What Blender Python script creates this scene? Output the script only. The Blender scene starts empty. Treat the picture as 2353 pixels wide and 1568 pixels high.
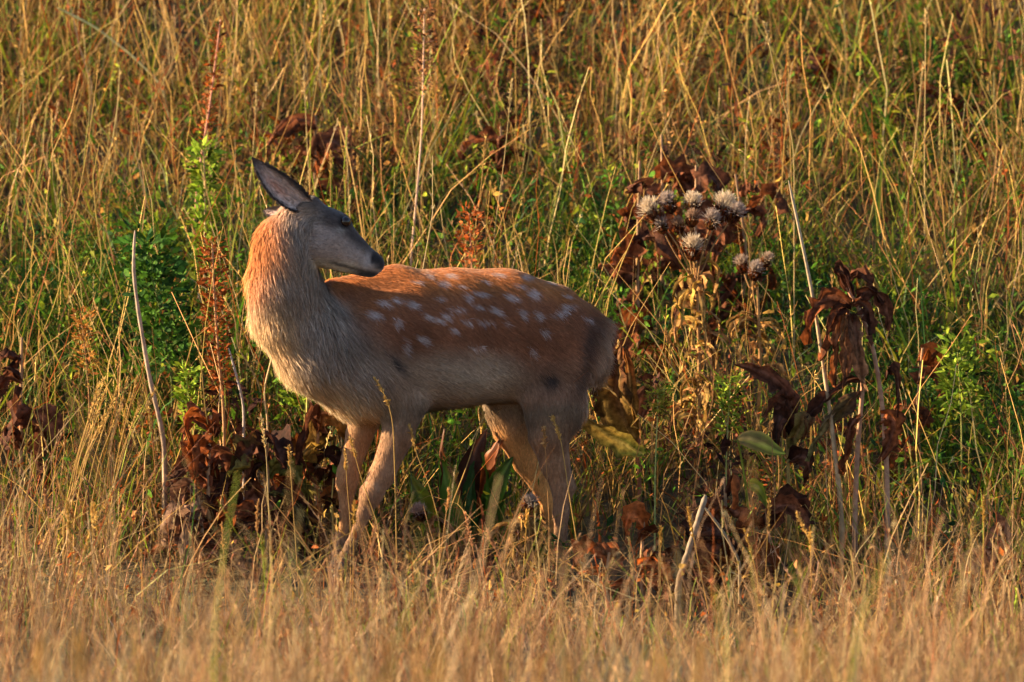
import bpy, math
import numpy as np
from mathutils import Vector, Matrix

rng = np.random.default_rng(11)
SC = bpy.context.scene
COL = SC.collection

# ------------------------------------------------------------------ camera, sky, sun
PITCH = math.radians(3.0)
DIST = 18.0
AIM_Z = 0.624
FRAME_W = 2.64
CAM = np.array([0.0, -DIST, AIM_Z + DIST * math.tan(PITCH)])
AXIS = DIST / math.cos(PITCH)
cam_d = bpy.data.cameras.new('camera')
cam = bpy.data.objects.new('camera', cam_d); COL.objects.link(cam)
cam.location = CAM
cam.rotation_euler = (math.radians(90) - PITCH, 0, 0)
cam_d.sensor_width = 36.0
cam_d.lens = 36.0 * AXIS / FRAME_W
cam_d.clip_end = 2000
cam_d.dof.use_dof = True
cam_d.dof.focus_distance = AXIS - 0.05
cam_d.dof.aperture_fstop = 4.4
SC.camera = cam

SUN_EL, SUN_BACK = math.radians(22), math.radians(4)   # sun stands low to the left
sun_vec = Vector((-math.cos(SUN_EL) * math.cos(SUN_BACK), math.cos(SUN_EL) * math.sin(SUN_BACK), math.sin(SUN_EL)))
world = bpy.data.worlds.new('World'); SC.world = world; world.use_nodes = True
wn = world.node_tree.nodes; wl = world.node_tree.links
sky = wn.new('ShaderNodeTexSky'); sky.sky_type = 'NISHITA'; sky.sun_disc = False
sky.sun_elevation = SUN_EL
sky.sun_rotation = math.atan2(sun_vec.x, sun_vec.y)
sky.dust_density = 0.7; sky.ozone_density = 1.6
wl.new(sky.outputs[0], wn['Background'].inputs['Color'])
wn['Background'].inputs['Strength'].default_value = 0.07
sun_d = bpy.data.lights.new('sun', 'SUN'); sun_d.energy = 5.0; sun_d.angle = math.radians(0.6)
sun_d.color = (1.0, 0.76, 0.43)
sun = bpy.data.objects.new('sun', sun_d); COL.objects.link(sun)
sun.rotation_euler = sun_vec.to_track_quat('Z', 'Y').to_euler()
sun.location = (-20, 5, 20)
SC.view_settings.view_transform = 'Standard'
SC.view_settings.look = 'None'
SC.view_settings.gamma = 1.0
SC.view_settings.exposure = 1.95
SC.cycles.use_denoising = True
SC.cycles.max_bounces = 6
SC.cycles.diffuse_bounces = 3
SC.cycles.transmission_bounces = 4
SC.cycles.use_adaptive_sampling = True
SC.cycles.adaptive_threshold = 0.02

# ------------------------------------------------------------------ measuring helpers
PX = FRAME_W / 2353.0        # metres per measured unit at the deer
FWD = np.array([0, math.cos(PITCH), -math.sin(PITCH)])
UPV = np.array([0, math.sin(PITCH), math.cos(PITCH)])

def at(px, py, Y=0.0):
    d = FWD * AXIS + np.array([1, 0, 0]) * (px - 1176.5) * PX + UPV * (784.0 - py) * PX
    return CAM + d * ((Y - CAM[1]) / d[1])

def ground_z(x, y):
    x = np.asarray(x, float); y = np.asarray(y, float)
    s = 0.16
    a = np.clip(y / s, -40, 40)
    sp = np.where(y > 3, y, s * np.log1p(np.exp(a))) - s * math.log(2)
    far = np.clip(sp - 14, 0, None)
    z = 0.52 * (sp - far * 0.75)
    z = z - 0.15 * x * np.exp(-(x / 0.9) ** 2 - (y / 0.8) ** 2)
    z = z + 0.018 * np.sin(3.1 * x + 1.3 * y + 0.4) * np.cos(2.3 * y - 1.1 * x) + 0.008 * np.sin(9 * x + 2) * np.sin(8 * y + 1)
    z = z + np.clip(np.abs(y) - 25, 0, None) * 0.02 * np.sin(0.05 * x + 0.7)
    return z

def ground_at(px, py):
    d = at(px, py, 0.0) - CAM
    lo = None
    for t in np.linspace(0.6, 1.6, 800):
        p = CAM + d * t
        if p[2] < ground_z(p[0], p[1]):
            return p
    return CAM + d * 1.2

# ------------------------------------------------------------------ mesh helpers
def raw_mesh(name, V, F, C=None, smooth=True, N=None):
    """F: (m,4) quads; a triangle repeats nothing and is passed in a (m,3) array"""
    V = np.asarray(V, np.float32); F = np.asarray(F, np.int32)
    me = bpy.data.meshes.new(name)
    me.vertices.add(len(V)); me.vertices.foreach_set('co', V.ravel())
    m, k = F.shape
    me.loops.add(m * k); me.loops.foreach_set('vertex_index', F.ravel())
    me.polygons.add(m)
    me.polygons.foreach_set('loop_start', np.arange(0, m * k, k, dtype=np.int32))
    me.polygons.foreach_set('loop_total', np.full(m, k, np.int32))
    me.update(calc_edges=True)
    me.polygons.foreach_set('use_smooth', np.full(m, smooth, bool))
    if C is not None:
        a = me.attributes.new('tint', 'FLOAT_COLOR', 'POINT')
        C4 = np.ones((len(V), 4), np.float32); C4[:, :3] = np.clip(C, 0, 1)
        a.data.foreach_set('color', C4.ravel())
    if N is not None:
        a = me.attributes.new('skin_normal', 'FLOAT_VECTOR', 'POINT')
        a.data.foreach_set('vector', np.asarray(N, np.float32).ravel())
    return me

def link(name, me, mat, parent=None, **props):
    o = bpy.data.objects.new(name, me); COL.objects.link(o)
    if mat is not None and me is not None:
        me.materials.append(mat)
    if parent is not None:
        o.parent = parent
    for k, v in props.items():
        o[k] = v
    return o

def thing(name, label, cat, loc, group=None):
    o = bpy.data.objects.new(name, None); COL.objects.link(o)
    o.empty_display_size = 0.05
    o.location = [float(v) for v in loc]
    o['label'] = label; o['category'] = cat
    if group: o['group'] = group
    return o

def part(name, geo, mat, root, sub=None, kind=None):
    V, F, C = geo
    me = raw_mesh(name, np.asarray(V) - np.array(root.location), F, C)
    o = link(name, me, mat, sub if sub is not None else root)
    if kind: o['kind'] = kind
    return o

def unit(v, axis=-1):
    return v / (np.linalg.norm(v, axis=axis, keepdims=True) + 1e-9)

def ribbons(Cn, W, S, K):
    """n ribbons: centre lines (n,k,3), half widths (n,k), side vectors (n,k,3) or (n,1,3), colours (n,k,3)"""
    n, k, _ = Cn.shape
    off = S * W[..., None]
    V = np.stack([Cn - off, Cn + off], 2).reshape(-1, 3)
    K2 = np.repeat(K[:, :, None, :], 2, 2).reshape(-1, 3)
    b = (np.arange(n) * k * 2)[:, None] + (np.arange(k - 1) * 2)[None]
    F = np.stack([b, b + 1, b + 3, b + 2], -1).reshape(-1, 4)
    return V, F, K2

def merge(geos):
    Vs, Fs, Cs = [], [], []; o = 0
    for V, F, C in geos:
        Vs.append(V); Fs.append(F + o); Cs.append(C); o += len(V)
    return np.concatenate(Vs), np.concatenate(Fs), np.concatenate(Cs)

def bez(P, n):
    P = np.asarray(P, float); d = len(P) - 1
    t = np.linspace(0, 1, n)[:, None]
    out = 0
    for i in range(d + 1):
        out = out + math.comb(d, i) * (1 - t) ** (d - i) * t ** i * P[i]
    return out

def poly(P, n):
    """points spaced along a polyline, lightly rounded"""
    P = np.asarray(P, float)
    s = np.concatenate([[0], np.cumsum(np.linalg.norm(np.diff(P, axis=0), axis=1))])
    t = np.linspace(0, s[-1], n)
    Q = np.stack([np.interp(t, s, P[:, i]) for i in range(3)], 1)
    for _ in range(2):
        Q[1:-1] = 0.25 * Q[:-2] + 0.5 * Q[1:-1] + 0.25 * Q[2:]
    return Q

def tube(Cn, R, cols, sides=6):
    Cn = np.asarray(Cn, float); k = len(Cn)
    R = np.broadcast_to(np.asarray(R, float), (k,)) if np.ndim(R) else np.full(k, R)
    T = unit(np.gradient(Cn, axis=0))
    h = np.array([0.31, 0.9, 0.28]); A = unit(np.cross(T, h)); B = np.cross(T, A)
    ang = np.linspace(0, 2 * np.pi, sides, endpoint=False)
    V = (Cn[:, None] + R[:, None, None] * (np.cos(ang)[None, :, None] * A[:, None] + np.sin(ang)[None, :, None] * B[:, None])).reshape(-1, 3)
    i = np.arange(k - 1)[:, None] * sides; j = np.arange(sides)[None]; j2 = (j + 1) % sides
    F = np.stack([i + j, i + j2, i + sides + j2, i + sides + j], -1).reshape(-1, 4)
    cols = np.asarray(cols, float)
    if cols.ndim == 1: cols = np.broadcast_to(cols, (k, 3))
    K = np.repeat(cols, sides, 0)
    return V, F, K

# ------------------------------------------------------------------ materials
def tint_material(name, rough=0.65, translucent=0.3, noise=0.25, scale=60.0, spec=0.25, bump=0.0, use_skin=False, sheen=0.0):
    m = bpy.data.materials.new(name); m.use_nodes = True
    nt = m.node_tree; n = nt.nodes; l = nt.links
    bs = n['Principled BSDF']; out = n['Material Output']
    at_ = n.new('ShaderNodeAttribute'); at_.attribute_name = 'tint'
    tc = n.new('ShaderNodeNewGeometry')
    no = n.new('ShaderNodeTexNoise'); no.inputs['Scale'].default_value = scale; no.inputs['Detail'].default_value = 3
    l.new(tc.outputs['Position'], no.inputs['Vector'])
    mr = n.new('ShaderNodeMapRange'); mr.inputs['From Min'].default_value = 0.3; mr.inputs['From Max'].default_value = 0.7
    mr.inputs['To Min'].default_value = 1 - noise; mr.inputs['To Max'].default_value = 1 + noise
    l.new(no.outputs['Fac'], mr.inputs['Value'])
    mx = n.new('ShaderNodeVectorMath'); mx.operation = 'SCALE'
    l.new(at_.outputs['Color'], mx.inputs[0]); l.new(mr.outputs['Result'], mx.inputs['Scale'])
    l.new(mx.outputs[0], bs.inputs['Base Color'])
    bs.inputs['Roughness'].default_value = rough
    bs.inputs['Specular IOR Level'].default_value = spec
    if sheen: 
        bs.inputs['Sheen Weight'].default_value = sheen
    last = bs
    if translucent > 0:
        tr = n.new('ShaderNodeBsdfTranslucent'); l.new(mx.outputs[0], tr.inputs['Color'])
        ms = n.new('ShaderNodeMixShader'); ms.inputs[0].default_value = translucent
        l.new(bs.outputs[0], ms.inputs[1]); l.new(tr.outputs[0], ms.inputs[2]); last = ms
    if use_skin:
        a2 = n.new('ShaderNodeAttribute'); a2.attribute_name = 'skin_normal'
        vn = n.new('ShaderNodeVectorMath'); vn.operation = 'NORMALIZE'
        l.new(a2.outputs['Vector'], vn.inputs[0])
        l.new(vn.outputs[0], bs.inputs['Normal'])
    elif bump > 0:
        b = n.new('ShaderNodeBump'); b.inputs['Strength'].default_value = bump; b.inputs['Distance'].default_value = 0.004
        l.new(no.outputs['Fac'], b.inputs['Height']); l.new(b.outputs[0], bs.inputs['Normal'])
    l.new(last.outputs[0], out.inputs['Surface'])
    return m

M_grass = tint_material('grass_blade', 0.6, 0.35, 0.2, 40)
M_straw = tint_material('dry_straw', 0.7, 0.3, 0.2, 50)
M_leaf = tint_material('withered_leaf', 0.8, 0.30, 0.6, 70, 0.15, bump=1.0)
M_green = tint_material('green_leaf', 0.5, 0.35, 0.25, 50, 0.3)
M_stem = tint_material('plant_stem', 0.7, 0.0, 0.25, 70, 0.25, bump=0.5)
M_fluff = tint_material('seed_fluff', 0.8, 0.4, 0.1, 80, 0.1)
M_skin = tint_material('deer_coat', 0.85, 0.0, 0.2, 160, 0.1, sheen=0.2)
M_fur = tint_material('deer_fur', 0.75, 0.22, 0.15, 120, 0.12, use_skin=True, sheen=0.15)
M_horn = tint_material('hoof_horn', 0.45, 0.0, 0.2, 80, 0.4)

def eye_material():
    m = bpy.data.materials.new('deer_eye'); m.use_nodes = True
    nt = m.node_tree; n = nt.nodes; l = nt.links; bs = n['Principled BSDF']
    no = n.new('ShaderNodeTexNoise'); no.inputs['Scale'].default_value = 90
    r = n.new('ShaderNodeValToRGB'); r.color_ramp.elements[0].color = (0.004, 0.003, 0.004, 1); r.color_ramp.elements[1].color = (0.03, 0.015, 0.01, 1)
    l.new(no.outputs['Fac'], r.inputs['Fac']); l.new(r.outputs['Color'], bs.inputs['Base Color'])
    bs.inputs['Roughness'].default_value = 0.07
    bs.inputs['Specular IOR Level'].default_value = 0.4
    return m
M_eye = eye_material()

def ground_material():
    m = bpy.data.materials.new('meadow_soil'); m.use_nodes = True
    nt = m.node_tree; n = nt.nodes; l = nt.links; bs = n['Principled BSDF']
    g = n.new('ShaderNodeNewGeometry')
    n1 = n.new('ShaderNodeTexNoise'); n1.inputs['Scale'].default_value = 3.0; n1.inputs['Detail'].default_value = 8; n1.inputs['Roughness'].default_value = 0.7
    n2 = n.new('ShaderNodeTexNoise'); n2.inputs['Scale'].default_value = 45.0; n2.inputs['Detail'].default_value = 6
    l.new(g.outputs['Position'], n1.inputs['Vector']); l.new(g.outputs['Position'], n2.inputs['Vector'])
    r1 = n.new('ShaderNodeValToRGB')
    e = r1.color_ramp.elements; e[0].position = 0.3; e[0].color = (0.05, 0.035, 0.018, 1); e[1].position = 0.7; e[1].color = (0.06, 0.07, 0.02, 1)
    x = e.new(0.5); x.color = (0.11, 0.075, 0.03, 1)
    l.new(n1.outputs['Fac'], r1.inputs['Fac'])
    mul = n.new('ShaderNodeMix'); mul.data_type = 'RGBA'; mul.blend_type = 'MULTIPLY'; mul.inputs[0].default_value = 0.7
    r2 = n.new('ShaderNodeValToRGB'); r2.color_ramp.elements[0].position = 0.35; r2.color_ramp.elements[0].color = (0.35, 0.3, 0.25, 1); r2.color_ramp.elements[1].position = 0.65
    l.new(n2.outputs['Fac'], r2.inputs['Fac'])
    l.new(r1.outputs['Color'], mul.inputs[6]); l.new(r2.outputs['Color'], mul.inputs[7]); l.new(mul.outputs[2], bs.inputs['Base Color'])
    bs.inputs['Roughness'].default_value = 0.95
    b = n.new('ShaderNodeBump'); b.inputs['Strength'].default_value = 0.8; b.inputs['Distance'].default_value = 0.03
    l.new(n2.outputs['Fac'], b.inputs['Height']); l.new(b.outputs[0], bs.inputs['Normal'])
    return m

# ------------------------------------------------------------------ the hillside
def axis_steps(lo_f, hi_f, step, lo, hi):
    mid = np.arange(lo_f, hi_f + 1e-6, step)
    def grow(start, end):
        out = []; p = start; s = step
        while abs(p - start) < abs(end - start):
            s *= 1.25; p += s * (1 if end > start else -1); out.append(p)
        return out
    return np.array(list(reversed(grow(lo_f, lo))) + list(mid) + grow(hi_f, hi))
gx = axis_steps(-3, 3, 0.06, -400, 400); gy = axis_steps(-9, 5, 0.06, -400, 400)
X, Y = np.meshgrid(gx, gy, indexing='ij')
Z = ground_z(X, Y)
Vg = np.stack([X, Y, Z], -1).reshape(-1, 3)
i, j = np.meshgrid(np.arange(len(gx) - 1), np.arange(len(gy) - 1), indexing='ij')
b = (i * len(gy) + j).ravel()
Fg = np.stack([b, b + len(gy), b + len(gy) + 1, b + 1], -1)
link('ground', raw_mesh('ground', Vg, Fg), ground_material(), kind='structure', label='grassy hillside rising behind the deer', category='ground')

# ------------------------------------------------------------------ deer: one implicit body
# every entry: point a, radius a, point b, radius b, sideways flattening, blend
YAW = -0.25    # the deer stands a little askew: its chest nearer the camera than its rump
def D(px, py, y): return at(px, py, y - YAW * (px - 1040) * PX)
prims = {'trunk': [], 'neck': [], 'head': [], 'leg': []}
def cone(grp, a, ra, b_, rb, f=0.8, k=0.03):
    prims[grp].append((D(*a), D(*b_), ra * PX, rb * PX, f, k))
def chain(grp, pts, f=0.8, k=0.02):
    for i_, (p, q) in enumerate(zip(pts[:-1], pts[1:])):
        cone(grp, p[:3], p[3], q[:3], q[3], f, 0.035 if grp == 'leg' and i_ == 0 else k)

T = [(862, 800, 0.0, 146), (940, 782, 0.0, 156), (1040, 775, 0.0, 152), (1150, 770, 0.0, 146), (1245, 785, 0.0, 130), (1290, 808, 0.0, 100)]
chain('trunk', T, 0.74, 0.03)
cone('trunk', (770, 690, 0.0), 48, (900, 660, 0.0), 42, 0.8, 0.05)          # withers
cone('trunk', (885, 860, -0.075), 66, (925, 925, -0.075), 42, 0.55, 0.045)     # near shoulder
cone('trunk', (885, 860, 0.075), 66, (910, 925, 0.075), 40, 0.55, 0.045)
cone('trunk', (1262, 845, -0.07), 90, (1275, 930, -0.075), 66, 0.5, 0.045)      # near thigh
cone('trunk', (1225, 850, 0.07), 90, (1180, 930, 0.07), 60, 0.5, 0.045)
cone('trunk', (1335, 728, 0.0), 26, (1368, 748, 0.0), 18, 0.9, 0.04)            # tail
cone('trunk', (1368, 748, 0.0), 17, (1376, 820, 0.0), 8, 0.9, 0.02)
N_ = [(830, 838, 0.0, 116), (735, 788, -0.01, 98), (667, 715, -0.03, 76), (653, 640, -0.06, 69), (660, 560, -0.085, 61), (685, 515, -0.10, 46)]
chain('neck', N_, 0.88, 0.04)
cone('head', (728, 510, -0.105), 40, (752, 546, -0.108), 62, 0.72, 0.02)
cone('head', (752, 546, -0.108), 61, (800, 579, -0.118), 40, 0.70, 0.02)
cone('head', (800, 577, -0.118), 42, (844, 601, -0.126), 30, 0.74, 0.02)
cone('head', (842, 604, -0.126), 26, (862, 607, -0.130), 22, 0.95, 0.01)
cone('head', (752, 588, -0.110), 28, (852, 624, -0.128), 14, 0.75, 0.012)
cone('head', (758, 507, -0.105), 26, (783, 511, -0.107), 20, 1.5, 0.015)        # brow
cone('head', (700, 482, -0.115), 22, (716, 474, -0.105), 24, 1.0, 0.02)         # ear root
cone('head', (668, 488, -0.07), 22, (690, 488, -0.085), 30, 1.0, 0.02)
chain('leg', [(925, 925, -0.068, 46), (915, 1000, -0.072, 36), (878, 1090, -0.07, 28), (853, 1135, -0.07, 26), (835, 1185, -0.07, 15), (806, 1252, -0.07, 11), (796, 1280, -0.07, 15.5), (786, 1304, -0.075, 12)], 0.8, 0.012)
chain('leg', [(850, 920, 0.065, 50), (826, 1000, 0.065, 30), (800, 1085, 0.065, 24), (797, 1110, 0.065, 24), (795, 1170, 0.065, 14), (786, 1250, 0.065, 11), (781, 1276, 0.065, 15), (772, 1296, 0.06, 12)], 0.8, 0.012)
chain('leg', [(1275, 930, -0.07, 66), (1262, 1000, -0.07, 46), (1275, 1065, -0.065, 33), (1293, 1120, -0.065, 25), (1289, 1180, -0.065, 17), (1288, 1290, -0.07, 14), (1289, 1340, -0.07, 18), (1281, 1372, -0.075, 14)], 0.75, 0.012)
chain('leg', [(1175, 925, 0.07, 58), (1180, 985, 0.07, 46), (1212, 1060, 0.07, 32), (1252, 1130, 0.07, 22), (1268, 1165, 0.07, 22), (1275, 1230, 0.07, 15), (1278, 1300, 0.07, 14), (1274, 1335, 0.065, 12)], 0.75, 0.012)

cone('leg', (1285, 1060, -0.065), 12, (1313, 1118, -0.065), 11, 0.8, 0.012)      # point of the near hock
cone('leg', (1255, 1105, 0.07), 10, (1282, 1158, 0.07), 10, 0.8, 0.012)
cone('leg', (858, 1128, -0.085), 16, (848, 1142, -0.085), 15, 0.8, 0.01)          # knees
cone('leg', (792, 1092, 0.055), 15, (790, 1108, 0.055), 14, 0.8, 0.01)
def cone_d(P, a, b_, ra, rb, f):
    s = np.array([1, 1 / f, 1], np.float32)
    a = (a * s).astype(np.float32); b2 = (b_ * s).astype(np.float32)
    ab = b2 - a; L2 = float(ab @ ab) + 1e-12
    px, py, pz = P[..., 0], P[..., 1] * s[1], P[..., 2]
    t = ((px - a[0]) * ab[0] + (py - a[1]) * ab[1] + (pz - a[2]) * ab[2]) / L2
    t = np.clip(t, 0, 1)
    return np.sqrt((px - a[0] - t * ab[0]) ** 2 + (py - a[1] - t * ab[1]) ** 2 + (pz - a[2] - t * ab[2]) ** 2) - (ra + (rb - ra) * t)

def smin(a, b_, k):
    h = np.clip(0.5 + 0.5 * (b_ - a) / k, 0, 1)
    return b_ + (a - b_) * h - k * h * (1 - h)

H = 0.0042
lo = np.array([-0.72, -0.30, -0.10]); hi = np.array([0.32, 0.30, 1.12])
dims = np.ceil((hi - lo) / H).astype(int)
ax = [lo[c] + H * np.arange(dims[c]) for c in range(3)]
S = np.full(dims, 0.5, np.float32)
for grp in ('trunk', 'neck', 'leg', 'head'):
    for a, b_, ra, rb, f, k in prims[grp]:
        r = max(ra, rb) + 0.07
        l0 = np.clip(((np.minimum(a, b_) - r - lo) / H).astype(int), 0, dims); h0 = np.clip(((np.maximum(a, b_) + r - lo) / H).astype(int) + 1, 0, dims)
        sl = tuple(slice(l0[c], h0[c]) for c in range(3))
        G = np.stack(np.meshgrid(*[ax[c][sl[c]].astype(np.float32) for c in range(3)], indexing='ij'), -1)
        S[sl] = smin(S[sl], cone_d(G, a, b_, ra, rb, f).astype(np.float32), k)

def surface_nets(S):
    sg = S < 0
    c = [sg[x:S.shape[0] - 1 + x, y:S.shape[1] - 1 + y, z:S.shape[2] - 1 + z] for x in (0, 1) for y in (0, 1) for z in (0, 1)]
    cnt = np.zeros(c[0].shape, np.int8)
    for q in c: cnt += q
    act = (cnt > 0) & (cnt < 8)
    idx = np.argwhere(act)
    vid = np.full(act.shape, -1, np.int32); vid[act] = np.arange(len(idx))
    acc = np.zeros((len(idx), 3)); num = np.zeros(len(idx))
    corners = [(x, y, z) for x in (0, 1) for y in (0, 1) for z in (0, 1)]
    for a in corners:
        for d in range(3):
            if a[d]: continue
            b2 = list(a); b2[d] = 1
            va = S[idx[:, 0] + a[0], idx[:, 1] + a[1], idx[:, 2] + a[2]]; vb = S[idx[:, 0] + b2[0], idx[:, 1] + b2[1], idx[:, 2] + b2[2]]
            m = (va < 0) != (vb < 0)
            t = np.where(m, va / (va - vb + 1e-12), 0)
            p = np.array(a, float)[None] + t[:, None] * (np.array(b2) - np.array(a))[None]
            acc[m] += p[m]; num[m] += 1
    V = idx + acc / num[:, None]
    faces = []
    for d in range(3):
        e1, e2 = [(1, 2), (2, 0), (0, 1)][d]
        A = np.take(sg, np.arange(S.shape[d] - 1), d); B = np.take(sg, np.arange(1, S.shape[d]), d)
        q = np.argwhere(A != B)
        q = q[(q[:, e1] > 0) & (q[:, e2] > 0) & (q[:, e1] < act.shape[e1]) & (q[:, e2] < act.shape[e2])]
        def cell(o1, o2):
            r = q.copy(); r[:, e1] += o1; r[:, e2] += o2
            return vid[r[:, 0], r[:, 1], r[:, 2]]
        f = np.stack([cell(-1, -1), cell(0, -1), cell(0, 0), cell(-1, 0)], -1)
        ins = A[q[:, 0], q[:, 1], q[:, 2]]
        f[~ins] = f[~ins][:, ::-1]
        faces.append(f)
    return V, np.concatenate(faces)

Vb, Fb = surface_nets(S)
gr = np.gradient(S)
def samp(A, P):
    q = np.clip(np.round(P).astype(int), 0, np.array(A.shape) - 1)
    return A[q[:, 0], q[:, 1], q[:, 2]]
# a little smoothing of the net
E = np.concatenate([Fb[:, [0, 1]], Fb[:, [1, 2]], Fb[:, [2, 3]], Fb[:, [3, 0]]])
deg = np.bincount(E.ravel(), minlength=len(Vb))[:, None]
for _ in range(3):
    acc = np.zeros_like(Vb)
    for c in range(3):
        acc[:, c] = np.bincount(E[:, 0], Vb[E[:, 1], c], len(Vb)) + np.bincount(E[:, 1], Vb[E[:, 0], c], len(Vb))
    Vb = 0.5 * Vb + 0.5 * acc / deg
Vb = lo + Vb * H
fn = np.cross(Vb[Fb[:, 2]] - Vb[Fb[:, 0]], Vb[Fb[:, 3]] - Vb[Fb[:, 1]])
Nb = np.zeros_like(Vb)
for q in range(4):
    for c in range(3):
        Nb[:, c] += np.bincount(Fb[:, q], fn[:, c], len(Vb))
Nb = unit(Nb)

def grp_d(P, grp):
    return np.min([cone_d(P, a, b_, ra, rb, f) for a, b_, ra, rb, f, k in prims[grp]], 0)

def mixc(a, b_, w): return a * (1 - w[:, None]) + np.asarray(b_)[None] * w[:, None]
def sstep(e0, e1, x):
    t = np.clip((x - e0) / (e1 - e0), 0, 1); return t * t * (3 - 2 * t)
def to_uv(P):
    d = P - CAM; dep = d @ FWD
    return 1176.5 + d[:, 0] / dep * AXIS / PX, 784.0 - (d @ UPV) / dep * AXIS / PX

def vnoise(P, f, seed=0):
    r = np.random.default_rng(seed); out = 0
    for _ in range(6):
        k = r.normal(size=3) * f; out = out + np.sin(P @ k + r.uniform(0, 6.28))
    return out / 3.0

# pale spots on the flank: place on the hide (along, down) and size
SPOT = [(160,490,60,26,.1),(90,580,66,28,.1),(280,470,40,22,.1),(400,505,60,26,.3),(630,335,40,26,0),(520,270,34,18,-.3),(690,280,44,16,.1),(830,440,32,28,0),
        (930,415,62,14,.1),(1060,270,52,14,.15),(1160,440,52,24,.2),(1340,410,45,36,-.4),(1285,285,44,20,0),(900,510,40,16,0),(740,540,62,18,-.3),(655,590,42,24,-.2),
        (500,590,40,24,.4),(590,620,52,18,.2),(825,630,38,20,0),(960,632,66,13,0),(1040,548,55,22,.3),(1260,575,24,36,0),(1390,590,28,36,0),(1570,545,100,22,-.5),
        (1440,720,30,26,0),(1335,860,26,30,0),(715,700,38,18,.3),(480,780,56,28,.6),(340,830,24,60,0),(275,640,30,34,0),(900,835,62,12,-.1),(1750,600,24,16,0),
        (1230,350,44,14,0),(440,330,40,14,0),(1480,330,40,14,.3),(1600,430,40,16,.4),(760,350,26,14,0),(980,330,30,12,.2),(1120,640,28,16,0),(600,450,40,12,-.3)]
def spots(u, v, P):
    s = np.zeros(len(u))
    wob = vnoise(P, 70, 3) * 6
    for a, b_, ra, rb, an in SPOT:
        su = (900 + a / 3.136) * 0.9191; sv = (600 + b_ / 3.136) * 0.9191
        ra, rb = ra / 3.136 * 1.0, rb / 3.136 * 1.1
        du, dv = u - su + wob * 0.5, v - sv + wob * 0.3
        x = (du * math.cos(an) + dv * math.sin(an)) / ra; y = (-du * math.sin(an) + dv * math.cos(an)) / rb
        s = np.maximum(s, 1 - sstep(0.4, 1.25, np.sqrt(x * x + y * y)))
    return s

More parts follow.
